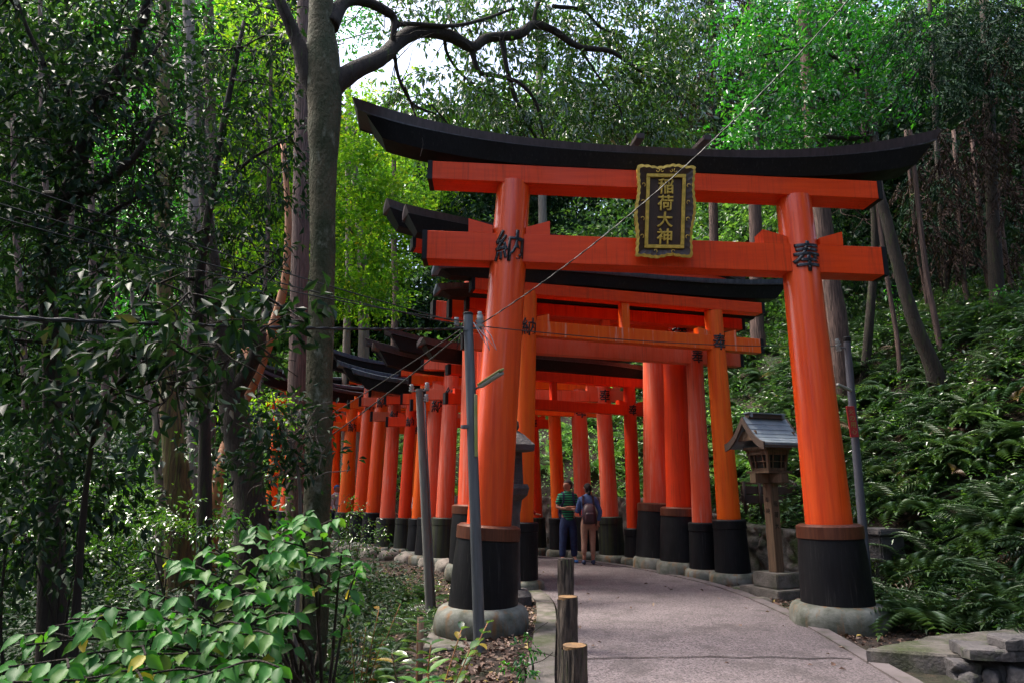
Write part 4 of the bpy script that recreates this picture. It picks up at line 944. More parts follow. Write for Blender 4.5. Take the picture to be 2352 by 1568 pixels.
def person(label, foot, H, yaw, pose, top, bottom, shoes, hair, group=None, head_turn=0.0, parts=()):
    """local frame: x to the person's left, -y forwards (the way the person faces), z up; unit = H/1.72"""
    k = H / 1.72; Rz = Matrix.Rotation(yaw, 3, 'Z'); root = empty('person', foot, label, 'person', group)
    def W(p): return foot + Rz @ (Vector(p) * k)
    hp, kn, an = pose.get('hip', .90), .49, .09
    body = Chain(); pel = body.add([W((0, 0, .93))], [(.12 * k, .10 * k)])[0]
    spine = body.add([W((0, .01, 1.08)), W((0, .015, 1.25)), W((0, .02, 1.39)), W((0, .01, 1.47)), W((0, -.005, 1.53))], [(.12 * k, .095 * k), (.14 * k, .10 * k), (.135 * k, .085 * k), (.055 * k, .055 * k), (.052 * k, .055 * k)], pel)
    legs = pose['legs']; arms = pose['arms']; lid = []
    for s_, (hx, kx, ax_, ay) in zip((1, -1), legs):
        body.add([W((s_ * .09, 0, .86)), W((kx, -.015, .49)), W((ax_, ay + .01, .10)), W((ax_ + s_ * .01, ay - .13, .035))], [.082 * k, .055 * k, .040 * k, .034 * k], pel)
    hands = []
    for s_, (el, wr, hn, fd) in zip((1, -1), arms):
        ids = body.add([W((s_ * .165, .015, 1.39)), W(el), W(wr), W(hn)], [.052 * k, .040 * k, .028 * k, (.036 * k, .022 * k)], spine[2])
        fd = Vector(fd).normalized(); side = fd.cross(Vector((0, 0, 1)) if abs(fd.z) < .8 else Vector((0, -1, 0))).normalized()
        for j, (o_, ln) in enumerate(((-.026, .066), (-.009, .078), (.009, .074), (.026, .058))):
            b0 = Vector(hn) + side * o_ + fd * .03; body.add([W(b0), W(b0 + fd * ln * .5), W(b0 + fd * ln * .9 + Vector((0, 0, -.02)))], [.010 * k, .009 * k, .007 * k], ids[-1])
        b0 = Vector(hn) + side * .035 - fd * .01; body.add([W(b0), W(b0 + side * .02 + fd * .035)], [.011 * k, .009 * k], ids[-1])
    # head with nose, chin and ears as one surface with the body
    Rh = Matrix.Rotation(head_turn, 3, 'Z')
    def Hd(p): q = Rh @ Vector(p); return W((q.x, q.y - .005, q.z + 1.60))
    hd = body.add([Hd((0, 0, -.015)), Hd((0, 0, .045)), Hd((0, .01, .085))], [(.078 * k, .088 * k), (.088 * k, .102 * k), (.068 * k, .078 * k)], spine[4])
    body.add([Hd((0, -.06, -.06)), Hd((0, -.075, -.072))], [.034 * k, .024 * k], hd[0])
    body.add([Hd((0, -.088, .0)), Hd((0, -.106, -.018))], [.014 * k, .013 * k], hd[0])
    for s_ in (1, -1): body.add([Hd((s_ * .078, .012, .0)), Hd((s_ * .088, .022, .012))], [.012 * k, .010 * k], hd[0])
    skin_mesh('body', body.V, body.E, body.R, M['skin'], root, 2)
    for s_ in (1, -1):
        e = lathe_blob('eye', Hd((s_ * .03, -.083, .012)), (.010 * k, .007 * k, .006 * k), M['hair'], root)
    m_ = lathe_blob('mouth', Hd((0, -.096, -.048)), (.022 * k, .006 * k, .005 * k), M['maroon'], root)
    # shirt
    sh_ = Chain(); a = sh_.add([W((0, 0, .80))], [(.155 * k, .125 * k)])[0]; a = sh_.add([W((0, 0, .93))], [(.150 * k, .120 * k)], a)[0]
    b = sh_.add([W((0, .008, 1.08)), W((0, .012, 1.25)), W((0, .02, 1.385)), W((0, .012, 1.465)), W((0, .008, 1.515))], [(.136 * k, .115 * k), (.160 * k, .124 * k), (.160 * k, .108 * k), (.092 * k, .082 * k), (.070 * k, .070 * k)], a)
    for s_, (el, wr, hn, fd) in zip((1, -1), arms):
        S = Vector((s_ * .165, .015, 1.385)); el = Vector(el); wr = Vector(wr); sl = pose.get('sleeve', 1.0)
        if sl < 1: sh_.add([W(S), W(S.lerp(el, .45)), W(S.lerp(el, .82))], [.070 * k, .068 * k, .066 * k], b[2])
        else: sh_.add([W(S), W(S.lerp(el, .5)), W(el), W(el.lerp(wr, .5)), W(el.lerp(wr, .93))], [.066 * k, .060 * k, .056 * k, .050 * k, .042 * k], b[2])
    skin_mesh('shirt', sh_.V, sh_.E, sh_.R, top, root, 2)
    tr = Chain(); a = tr.add([W((0, 0, 1.02))], [(.138 * k, .112 * k)])[0]; a2 = tr.add([W((0, .005, .90))], [(.150 * k, .125 * k)], a)[0]
    for s_, (hx, kx, ax_, ay) in zip((1, -1), legs):
        cr = pose.get('crop', .09); tr.add([W((s_ * .09, .005, .80)), W((kx, -.01, .50)), W((ax_, ay + .01, cr + .12)), W((ax_, ay + .012, cr))], [(.104 * k) * pose.get('slim', 1), .082 * k * pose.get('slim', 1), .070 * k * pose.get('slim', 1), .070 * k * pose.get('slim', 1)], a2)
    skin_mesh('trousers', tr.V, tr.E, tr.R, bottom, root, 2)
    for s_, (hx, kx, ax_, ay) in zip((1, -1), legs):
        bm = bmesh.new(); secs = []
        for yy, w, h_ in ((.075, .030, .075), (.05, .042, .10), (0, .044, .10), (-.06, .046, .075), (-.13, .048, .055), (-.175, .040, .045), (-.195, .02, .03)):
            c = W((ax_ + s_ * .008, ay + yy, 0)); ring = []
            for q in range(12):
                an_ = 2 * math.pi * q / 12; ring.append(W((ax_ + s_ * .008 + w * math.cos(an_), ay + yy, max(0.0, h_ / 2 + h_ / 2 * math.sin(an_) * 1.0))))
            secs.append(ring)
        add_sweep(bm, secs); recalc(bm)
        for f in bm.faces: f.smooth = True
        obj('shoe', bm, shoes, root)
    # hair: cap
    bm = bmesh.new(); bmesh.ops.create_uvsphere(bm, u_segments=24, v_segments=16, radius=1)
    kill = [v for v in bm.verts if (v.co.z < (0.32 if v.co.y < -0.35 else (-0.05 if abs(v.co.x) > .75 and v.co.y < .25 else -.88)))]
    bmesh.ops.delete(bm, geom=kill, context='VERTS')
    for v in bm.verts:
        k_ = 1 + .05 * noise.noise(v.co * 4); v.co = Hd((v.co.x * .090 * k_, .014 + v.co.y * .108 * k_, .030 + v.co.z * .112 * k_))
    for f in bm.faces: f.smooth = True
    hr = obj('hair', bm, hair, root)
    return root, W, Hd, hr
man_f = ground(1306, 15.55); man_f.z = 0.03
# crossed arms, looking to the left
pm = dict(legs=[(0, .115, .13, .0), (0, -.11, -.135, -.03)], arms=[((.25, -.02, 1.14), (.02, -.21, 1.15), (-.07, -.23, 1.15), (-1, -.1, 0)), ((-.25, -.03, 1.14), (.0, -.20, 1.11), (.08, -.22, 1.11), (1, -.1, .1))], sleeve=.5, slim=1.12)
mr, Wm, Hm, hm = person('man in a green striped polo shirt and jeans standing with crossed arms', man_f, 1.74, R(8), pm, M['stripes'], M['denim'], M['shoeblue'], M['greyhair'], 'visitors among the gates', head_turn=R(-78))
def straps(W, par, mat, front=True, x=.105):
    for s_ in (1, -1):
        bm = bmesh.new(); y = -.115 if front else .14
        pts = [W((s_ * x, .13, 1.10)), W((s_ * (x + .01), .145, 1.30)), W((s_ * x, .09, 1.455)), W((s_ * x, .0, 1.47)), W((s_ * x, -.085, 1.42)), W((s_ * (x + .01), -.125, 1.28)), W((s_ * (x + .06), -.10, 1.12)), W((s_ * (x + .07), .03, 1.04)), W((s_ * x, .12, 1.02))]
        secs = []
        for i, p in enumerate(pts):
            d = (pts[min(i + 1, 8)] - pts[max(i - 1, 0)]).normalized(); u = Rotx(par, W); sx = (W((1, 0, 0)) - W((0, 0, 0))).normalized(); nn = d.cross(sx).normalized()
            secs.append([p - sx * .022 - nn * .006, p + sx * .022 - nn * .006, p + sx * .022 + nn * .006, p - sx * .022 + nn * .006])
        add_sweep(bm, secs); recalc(bm); obj('strap', bm, mat, par)
def Rotx(a, b): return None
def backpack(W, foot, label, mat, big=1.0, z0=.86, z1=1.30):
    root = empty('backpack', W((0, .2, z0)), label, 'backpack'); bm = bmesh.new(); secs = []
    for t, w, d in ((0, .10, .07), (.04, .135, .10), (.3, .15, .125), (.6, .145, .12), (.85, .12, .10), (.97, .08, .06), (1, .03, .03)):
        z = z0 + (z1 - z0) * t; ring = []
        for q in range(20):
            a = 2 * math.pi * q / 20; ca, sa = math.cos(a), math.sin(a); ex = .7
            ring.append(W((w * big * math.copysign(abs(ca) ** ex, ca), .155 + d + d * math.copysign(abs(sa) ** ex, sa) + .004 * math.sin(7 * a), z)))
        secs.append(ring)
    add_sweep(bm, secs); recalc(bm)
    for f in bm.faces: f.smooth = True
    pk = obj('pack_body', bm, mat, root)
    bm = bmesh.new(); secs = []
    for t, w in ((0, .09), (.1, .105), (.8, .10), (1, .07)):
        z = z0 + .05 + .20 * t; ring = []
        for q in range(16):
            a = 2 * math.pi * q / 16; ca, sa = math.cos(a), math.sin(a); ring.append(W((w * math.copysign(abs(ca) ** .6, ca), .40 + .035 * math.copysign(abs(sa) ** .6, sa), z)))
        secs.append(ring)
    add_sweep(bm, secs); recalc(bm)
    for f in bm.faces: f.smooth = True
    obj('front_pocket', bm, mat, root)
    straps(W, root, mat)
    return root
backpack(Wm, man_f, 'dark backpack worn by the man with crossed arms, seen at his right side', M['navy'])
wf = ground(1353, 15.1); wf.z = 0.03
pw = dict(legs=[(0, .09, .105, .02), (0, -.09, -.09, -.01)], arms=[((.235, -.05, 1.10), (.10, -.21, 1.30), (.06, -.15, 1.42), (0, .2, 1)), ((-.27, .05, 1.12), (-.235, -.04, .90), (-.21, -.05, .82), (0.2, -.3, -1))], sleeve=1.0, crop=.20, slim=.92)
wr_, Ww, Hw, hw_ = person('woman in a denim shirt and beige trousers seen from behind, black hair tied low', wf, 1.66, R(180), pw, M['shirtblue'], M['beige'], M['shoedark'], M['hair'], 'visitors among the gates', head_turn=R(20))
lathe_blob('ponytail', Hw((0.02, .13, -.075)), (.035, .04, .05), M['hair'], wr_)
backpack(Ww, wf, 'maroon backpack on the back of the woman in the denim shirt', M['maroon'], 1.02)
rf_ = ground(1204, 16.7); rf_.z = .03
pr = dict(legs=[(0, .10, .11, .0), (0, -.10, -.11, .05)], arms=[((.27, -.03, 1.12), (.30, -.20, 1.02), (.26, -.26, 1.02), (-.4, -1, 0)), ((-.27, .03, 1.12), (-.22, -.18, 1.05), (-.15, -.24, 1.05), (.4, -1, 0))])
person('visitor with a red scarf and coat, mostly hidden behind the second gate pillar', rf_, 1.62, R(60), pr, M['redcloth'], M['redcloth'], M['shoedark'], M['hair'], 'visitors among the gates')
for i, (px, Y, top, bot, lab) in enumerate([(962, 18.6, 'white', 'navy', 'visitor in a white top glimpsed in the gap behind the slim concrete pole'), (768, 21.9, 'white', 'navy', 'visitor with a blue cap glimpsed just right of the mossy trunk'), (893, 19.9, 'lilac', 'denim', 'visitor in lilac glimpsed between two bright orange pillars')]):
    pf = ground(px, Y); pf.z = .03
    pz = dict(legs=[(0, .10, .11, -.1), (0, -.10, -.11, .12)], arms=[((.25, .05, 1.12), (.26, -.05, .90), (.26, -.08, .82), (0, -.2, -1)), ((-.25, -.05, 1.12), (-.26, -.2, .95), (-.26, -.26, .92), (0, -1, -.2))])
    person(lab, pf, 1.66, R(40 + 20 * i), pz, M[top], M[bot], M['shoedark'], M['shoeblue'] if i == 1 else M['hair'], 'visitors among the gates')

# ------------------------------------------------------------------ foliage tools
def unit(v): return v / np.maximum(np.linalg.norm(v, axis=-1, keepdims=True), 1e-9)
def leaves(C, A, N_, Ln, wr=0.42, fold=0.12, droop=0.15):
    """folded rhombic leaves -> verts, tris. C base, A axis, N_ upward normal"""
    A = unit(A); B = unit(np.cross(A, N_)); Nn = unit(np.cross(B, A)); L = Ln[:, None]
    mid = C + A * L * 0.45; W = B * L * wr * 0.5
    tip = C + A * L - Nn * L * droop
    v = np.stack([C, mid + W + Nn * L * fold, tip, mid - W + Nn * L * fold], 1).reshape(-1, 3)
    k = np.arange(len(C))[:, None] * 4
    f = np.concatenate([k + np.array([[0, 1, 2]]), k + np.array([[0, 2, 3]])], 1).reshape(-1, 3)
    return v, f
def leaves6(C, A, N_, Ln, wr=0.45, fold=0.10, droop=0.3):
    """ovate pointed leaf with bent midrib: 8 vertices, 6 quads-as-tris"""
    A = unit(A); B = unit(np.cross(A, N_)); Nn = unit(np.cross(B, A)); L = Ln[:, None]
    def P(t, s, w):
        return C + A * L * t - Nn * L * droop * t * t + B * L * wr * w * s + Nn * L * fold * abs(s) * (w > 0) * 0.8
    pts = [P(0, 0, 0), P(.22, 1, .36), P(.22, -1, .36), P(.5, 1, .5), P(.5, -1, .5), P(.78, 1, .27), P(.78, -1, .27), P(1.0, 0, 0), P(.25, 0, 0), P(.5, 0, 0), P(.78, 0, 0)]
    v = np.stack(pts, 1).reshape(-1, 3); k = np.arange(len(C))[:, None] * 11
    T = [(0, 1, 8), (0, 8, 2), (8, 1, 3), (8, 3, 9), (8, 9, 4), (8, 4, 2), (9, 3, 5), (9, 5, 10), (9, 10, 6), (9, 6, 4), (10, 5, 7), (10, 7, 6)]
    f = np.concatenate([k + np.array([t]) for t in T], 1).reshape(-1, 3)
    return v, f
def leaf_obj(name, batches, mat, parent=None, mats=None):
    """batches: list of (verts, faces, rnd per face)"""
    off = 0; Vs, Fs, Rs = [], [], []
    for v, f, r in batches: Vs.append(v); Fs.append(f + off); Rs.append(r); off += len(v)
    me = np_mesh(name, np.concatenate(Vs), np.concatenate(Fs), np.concatenate(Rs)); return link_mesh(name, me, mat, parent)
def spray_leaves(centres, rs, n_spray, n_leaf, size, rg, droop=0.3, spread=0.16, wr=0.42, shell=0.5, flat=0.6, inner=None, kind='leaf', yellow=0.0):
    """sprays of leaves on the shells of the lumps (centres, radii (x,y,z))"""
    C_, A_, N_, S_, R_ = [], [], [], [], []
    for c, r in zip(centres, rs):
        c = np.array(c); r = np.array(r); n = max(3, int(n_spray * (r[0] * r[2] + r[0] * r[1]) / 2))
        d = unit(rg.normal(size=(n, 3))); rad = (shell + (1 - shell) * rg.random(n) ** 0.5)[:, None]
        p = c + d * rad * r
        # twigs point outward and droop
        tw = unit(d * np.array([1, 1, 0.3]) + rg.normal(size=(n, 3)) * 0.5 + np.array([0, 0, -droop]))
        m = n_leaf
        t = rg.random((n, m)) * spread * 2; side = unit(rg.normal(size=(n, m, 3)))
        base = p[:, None] + tw[:, None] * t[..., None] + side * spread * 0.35
        ax = unit(tw[:, None] * 0.7 + side * 0.9 + np.array([0, 0, -droop]))
        nn = unit(np.array([0, 0, 1.0]) * flat + rg.normal(size=(n, m, 3)) * 0.45 + d[:, None] * 0.3)
        clump = rg.random(n)[:, None] * 0.5
        C_.append(base.reshape(-1, 3)); A_.append(ax.reshape(-1, 3)); N_.append(nn.reshape(-1, 3))
        S_.append((size * rg.uniform(0.65, 1.25, (n, m))).ravel()); R_.append((clump + rg.random((n, m)) * 0.5).ravel())
    C_, A_, N_, S_, R_ = map(np.concatenate, (C_, A_, N_, S_, R_))
    v, f = leaves(C_, A_, N_, S_, wr)
    return v, f, np.repeat(R_, 2)
def cedar_sprays(centres, rs, n_branch, rg, size=0.5, needle=0.11, droop=0.5):
    """drooping feathery cypress sprays: rachis set with thin needle-like leaves on both sides"""
    C_, A_, N_, S_, R_ = [], [], [], [], []
    for c, r in zip(centres, rs):
        c = np.array(c); r = np.array(r); n = max(3, int(n_branch * (r[0] * r[2] + r[0] * r[1]) / 2))
        d = unit(rg.normal(size=(n, 3))); p = c + d * (0.4 + 0.6 * rg.random(n) ** .5)[:, None] * r
        tw = unit(d * np.array([1, 1, .1]) + rg.normal(size=(n, 3)) * .3 + np.array([0, 0, -droop])); m = 16
        t = np.linspace(0, 1, m)[None, :, None] * size * rg.uniform(.6, 1.2, (n, 1, 1))
        base = p[:, None] + tw[:, None] * t + np.array([0, 0, -1.0]) * (t ** 2) * 0.5
        sgn = np.where(np.arange(m) % 2 == 0, 1, -1)[None, :, None]; sd_ = unit(np.cross(tw, np.array([0, 0, 1.0])))[:, None]
        ax = unit(tw[:, None] * 0.9 + sd_ * sgn * 0.8 + rg.normal(size=(n, m, 3)) * .25 + np.array([0, 0, -.35]))
        nn = unit(np.array([0, 0, 1.0]) + rg.normal(size=(n, m, 3)) * .6)
        C_.append(base.reshape(-1, 3)); A_.append(ax.reshape(-1, 3)); N_.append(nn.reshape(-1, 3)); S_.append((needle * rg.uniform(.7, 1.4, (n, m))).ravel() * 1.0)
        R_.append((rg.random(n)[:, None] * .5 + rg.random((n, m)) * .5).ravel())
    C_, A_, N_, S_, R_ = map(np.concatenate, (C_, A_, N_, S_, R_)); v, f = leaves(C_, A_, N_, S_, 0.22, 0.05, 0.3)
    return v, f, np.repeat(R_, 2)
def tube_arrays(pts, rad, seg=10, rough=0.0):
    bm = bmesh.new(); add_tube(bm, pts, rad, seg); return bm
def spline(pts, n):
    P = [np.array(p, float) for p in pts]; P = [2 * P[0] - P[1]] + P + [2 * P[-1] - P[-2]]; out = []
    for i in range(1, len(P) - 2):
        for t in np.linspace(0, 1, n, endpoint=(i == len(P) - 3)):
            a, b, c, d = P[i - 1], P[i], P[i + 1], P[i + 2]
            out.append(0.5 * ((2 * b) + (-a + c) * t + (2 * a - 5 * b + 4 * c - d) * t * t + (-a + 3 * b - 3 * c + d) * t ** 3))
    return out
def add_limb(bm, pts, seg=12, n=6, rough=0.05):
    """pts: (x,y,z,r)"""
    q = spline(pts, n); P = [Vector(p[:3]) for p in q]; rr = [max(.003, p[3]) for p in q]; N0 = len(bm.verts)
    add_tube(bm, P, rr, seg)
    if rough:
        bm.verts.ensure_lookup_table()
        for i in range(N0, len(bm.verts)):
            v = bm.verts[i]; j = (i - N0) // seg
            if j < len(P): 
                d = v.co - P[j]; v.co = P[j] + d * (1 + rough * 2 * noise.noise(v.co * (1.2 / max(rr[j], .02)) * .35) + rough * noise.noise(v.co * 6))
def pxr(px, py, Y, w):
    """surveyed limb point: place + half width"""
    p = at(px, py, Y); zc = (p.y) * cp + (p.z - CAMZ) * sp; return (p.x, p.y, p.z, w / 2 * zc / F)
def limb_obj(name, limbs, mat, parent, seg=12, rough=0.05):
    bm = bmesh.new()
    for l in limbs: add_limb(bm, l, seg if l[0][3] > .04 else 7, 6, rough)
    return obj(name, bm, mat, parent)
def twigs(starts, n, L, rg, droop=0.2, r=0.008):
    """random thin twigs from given points"""
    out = []
    for s in starts:
        for _ in range(n):
            d = unit(rg.normal(size=3)); d[2] -= droop; d = unit(d); p = np.array(s[:3]); l = L * rg.uniform(.5, 1.2); pts = [tuple(p) + (r,)]
            for j in range(3):
                p = p + d * l / 3; d = unit(d + rg.normal(size=3) * .35 + np.array([0, 0, -droop * .4])); pts.append(tuple(p) + (r * (1 - (j + 1) * .28),))
            out.append(pts)
    return out
def grp(px, py, Y, rx, rz, ry=None):
    p = at(px, py, Y); return (p.x, p.y, p.z), (rx, ry or rx, rz)
def lumps(spec): c, r = zip(*[grp(*s) for s in spec]); return list(c), list(r)

# ------------------------------------------------------------------ the big broadleaf tree with the arching bough
rg = np.random.default_rng(11)
bt = empty('broadleaf_tree', ground(715, 7.5, -.6), 'big tree with a mossy grey trunk left of the gates, its bough arching over them', 'tree')
Y0 = 7.5
foot_ = ground(706, Y0, -0.6)
trunk = [(foot_.x - .03, foot_.y, -0.9, .30), pxr(708, 1560, Y0, 85), pxr(722, 1350, Y0, 70), pxr(730, 1100, Y0, 61), pxr(735, 850, Y0, 61), pxr(740, 600, Y0, 57), pxr(742, 400, Y0, 61), pxr(745, 260, Y0, 77), pxr(742, 150, Y0, 77), pxr(738, 40, Y0, 57), pxr(738, -160, Y0, 48), pxr(730, -500, Y0, 33)]
bough = [pxr(748, 240, Y0, 34), pxr(775, 190, Y0 + .05, 49), pxr(820, 160, Y0 + .2, 41), pxr(880, 130, Y0 + .5, 36), pxr(915, 95, Y0 + .8, 36), pxr(965, 72, Y0 + 1.0, 31), pxr(1030, 82, Y0 + 1.3, 29), pxr(1085, 108, Y0 + 1.6, 24), pxr(1120, 88, Y0 + 1.8, 22), pxr(1190, 80, Y0 + 2, 22), pxr(1225, 58, Y0 + 2.2, 20), pxr(1270, 70, Y0 + 2.4, 17), pxr(1330, 108, Y0 + 2.6, 14), pxr(1400, 118, Y0 + 2.8, 11), pxr(1450, 150, Y0 + 3, 8), pxr(1485, 175, Y0 + 3.1, 5)]
bark = limb_obj('trunk', [trunk], M['bark_grey'], bt, 22, 0.045)
L2 = [[pxr(725, 230, Y0, 40), pxr(705, 160, Y0 - .05, 46), pxr(680, 90, Y0 - .1, 34), pxr(655, 30, Y0 - .2, 28), pxr(615, -60, Y0 - .3, 22)],
      [pxr(758, 60, Y0, 40), pxr(790, 5, Y0 + .2, 30), pxr(840, 5, Y0 + .4, 24), pxr(885, 25, Y0 + .5, 22), pxr(905, 45, Y0 + .6, 18), pxr(903, 85, Y0 + .6, 13), pxr(908, 140, Y0 + .7, 9), pxr(920, 190, Y0 + .8, 8), pxr(950, 240, Y0 + 1, 6), pxr(1000, 262, Y0 + 1.3, 4)],
      [pxr(905, 58, Y0 + .6, 14), pxr(950, 55, Y0 + .8, 10), pxr(1040, 60, Y0 + 1.2, 9), pxr(1110, 45, Y0 + 1.5, 8), pxr(1180, 20, Y0 + 1.8, 6)],
      [pxr(1082, 108, Y0 + 1.6, 16), pxr(1100, 165, Y0 + 1.7, 11), pxr(1140, 175, Y0 + 1.9, 10), pxr(1190, 190, Y0 + 2.1, 9), pxr(1230, 235, Y0 + 2.3, 8), pxr(1250, 320, Y0 + 2.5, 5)],
      [pxr(1150, 82, Y0 + 1.9, 14), pxr(1165, 160, Y0 + 2, 11), pxr(1185, 230, Y0 + 2.2, 11), pxr(1215, 290, Y0 + 2.3, 8), pxr(1245, 340, Y0 + 2.5, 5)],
      [pxr(1020, 88, Y0 + 1.3, 9), pxr(1030, 130, Y0 + 1.5, 7), pxr(1070, 180, Y0 + 1.7, 6), pxr(1140, 220, Y0 + 2, 4), pxr(1200, 240, Y0 + 2.2, 3)],
      [pxr(1225, 58, Y0 + 2.2, 12), pxr(1232, 20, Y0 + 2.2, 9), pxr(1260, -50, Y0 + 2.3, 7)],
      [pxr(1270, 15, Y0 + 2.3, 10), pxr(1340, 25, Y0 + 2.8, 8), pxr(1380, 65, Y0 + 3.1, 6), pxr(1420, 80, Y0 + 3.3, 4)],
      [pxr(1330, 108, Y0 + 2.6, 7), pxr(1370, 170, Y0 + 2.8, 5), pxr(1420, 240, Y0 + 3, 4), pxr(1440, 330, Y0 + 3.2, 3)],
      [pxr(930, 200, Y0 + .8, 6), pxr(965, 290, Y0 + 1.3, 4), pxr(1000, 340, Y0 + 1.6, 3)],
      [pxr(990, 240, Y0 + 1.2, 4), pxr(1060, 320, Y0 + 1.7, 3)]]
obj_b = limb_obj('bough', [bough], M['bark_dark'], bt, 16, 0.06)
limb_obj('branch', L2 + twigs([p for l in L2 for p in l[2:]] + bough[6:], 4, .9, rg, .25), M['bark_dark'], bt, 9, 0.05)
cc, rr = lumps([(1130, 20, 10, .9, .6), (1230, 0, 10.4, 1, .7), (1350, 10, 10.8, 1, .7), (1450, 10, 11, .9, .8), (1540, 40, 11.2, .7, .8), (1560, 150, 11.2, .6, .7), (1540, 240, 11, .6, .6), (1470, 120, 11, .7, .6), (1440, 230, 10.9, .8, .6), (1370, 170, 10.7, .7, .5), (1340, 270, 10.6, .8, .5), (1250, 180, 10.4, .7, .45), (1260, 290, 10.3, .8, .5), (1140, 160, 10, .6, .4), (1120, 270, 9.8, .8, .5), (1030, 250, 9.4, .7, .45), (1040, 160, 9.6, .45, .35), (960, 250, 9.2, .45, .5), (1010, 10, 9.6, .55, .4), (920, 215, 9.1, .3, .35), (1520, 320, 11, .5, .4), (1440, 320, 11, .6, .35), (1180, 330, 10.2, .7, .3), (1590, 60, 11.5, .4, .8), (900, 8, 9, .4, .25), (1300, 90, 10.8, .7, .4)])
leaf_obj('foliage', [spray_leaves(cc, rr, 110, 15, .12, rg, .55, .17, .40, .25, .6)], M['lf_mid'], bt)

# ------------------------------------------------------------------ bright tree on the right, conifers above the slope
rg = np.random.default_rng(12)
b2 = empty('broadleaf_tree', Vector((8.0, 15.5, hz(8.0, 15.5))), 'bright green glossy leaved tree above the right end of the largest gate', 'tree')
tr_ = [(8.0, 15.5, hz(8, 15.5) - .4, .11), pxr(2010, 560, 15.2, 17), pxr(2000, 400, 15.0, 22), pxr(1992, 330, 15, 22), pxr(1985, 250, 15, 18), pxr(1960, 120, 14.8, 12), pxr(1930, 0, 14.6, 8)]
br_ = [[pxr(1992, 320, 15, 14), pxr(1900, 315, 14.6, 9), pxr(1800, 300, 14.2, 5)], [pxr(1985, 260, 15, 12), pxr(1900, 230, 14.5, 8), pxr(1780, 210, 14, 5)], [pxr(1990, 290, 15, 10), pxr(2060, 230, 14.9, 7), pxr(2110, 160, 14.7, 4)], [pxr(1970, 160, 14.8, 9), pxr(1860, 110, 14.4, 6), pxr(1740, 130, 14, 4)], [pxr(1975, 180, 14.8, 8), pxr(2030, 90, 14.6, 6), pxr(2070, 30, 14.5, 4)]]
limb_obj('trunk', [tr_], M['bark_dark'], b2, 12); limb_obj('branch', br_ + twigs([p for l in br_ for p in l], 4, 1.0, rg, .1), M['bark_dark'], b2, 8)
cc, rr = lumps([(1700, 60, 14, .9, .8), (1800, 20, 14.2, 1, .7), (1900, 10, 14.4, 1, .7), (2000, 20, 14.5, .9, .7), (2080, 60, 14.6, .7, .7), (1690, 170, 13.9, .6, .6), (1780, 140, 14, 1, .7), (1880, 130, 14.2, 1, .7), (1980, 120, 14.4, .9, .6), (2060, 170, 14.6, .7, .6), (1720, 260, 14, .7, .5), (1800, 250, 14.1, .9, .5), (1900, 230, 14.3, .9, .5), (1990, 220, 14.5, .7, .5), (1660, 320, 14, .6, .3), (1760, 325, 14.1, .7, .35), (1870, 315, 14.2, .7, .35), (1960, 290, 14.4, .5, .4), (2110, 230, 14.8, .4, .3)])
leaf_obj('foliage', [spray_leaves(cc, rr, 75, 14, .135, rg, .15, .2, .45, .2, .8)], M['lf_bright'], b2)

def conifer(label, trunk_pts, lump_spec, mat, bark, seed, nb=60, size=.55, needle=.13, dead=None, name='cedar_tree', droop=.5):
    rg = np.random.default_rng(seed); x, y, z, r = trunk_pts[0]
    root = empty(name, Vector((x, y, z)), label, 'tree', 'trees of the wood')
    limb_obj('trunk', [trunk_pts], M[bark], root, 12, .05)
    if lump_spec:
        cc, rr = lumps(lump_spec)
        axis = [np.array(p[:3]) for p in trunk_pts]
        bl = []
        for c in cc:
            c = np.array(c); a = min(axis, key=lambda q: np.linalg.norm(q - c)); m = (a + c) / 2; m[2] += .1
            bl.append([tuple(a) + (.035,), tuple(m) + (.025,), tuple(c) + (.012,)])
        limb_obj('branch', bl + twigs([b[2] for b in bl], 4, .9, rg, .3, .01), M[bark], root, 7)
        leaf_obj('foliage', [cedar_sprays(cc, rr, nb, rg, size, needle, droop)], M[mat], root)
    if dead:
        cc, rr = lumps(dead); leaf_obj('withered_foliage', [cedar_sprays(cc, rr, nb, rg, size, needle, droop + .3)], M['lf_dead'], root)
    return root
def gpt(px, Y, r, dz=-.4):
    x = ground(px, Y).x; 
    for _ in range(6):
        z = hz(x, Y); x = ground(px, Y, z).x
    return (x, Y, hz(x, Y) + dz, r)
conifer('cedar with blue green feathery sprays at the upper right, next to the bright tree', [gpt(2290, 14.5, .17), pxr(2280, 500, 14.3, 26), pxr(2270, 200, 14, 22), pxr(2250, -200, 13.8, 16)],
        [(2180, 30, 12.5, 1.0, .7), (2270, 60, 12.3, 1, .8), (2200, 120, 12.3, .9, .5), (2290, 150, 12.3, .8, .6), (2140, 190, 12.6, .6, .4), (2240, 230, 12.3, .7, .4), (2330, 30, 12, .8, .8), (2120, 90, 12.8, .6, .5)], 'lf_cedar', 'bark_dark', 21, 85, .6, .12,
        [(2310, 120, 12.6, .6, .5), (2330, 260, 12.5, .7, .6), (2290, 340, 12.8, .7, .5), (2200, 330, 13, .6, .4), (2330, 440, 12.8, .6, .5)])
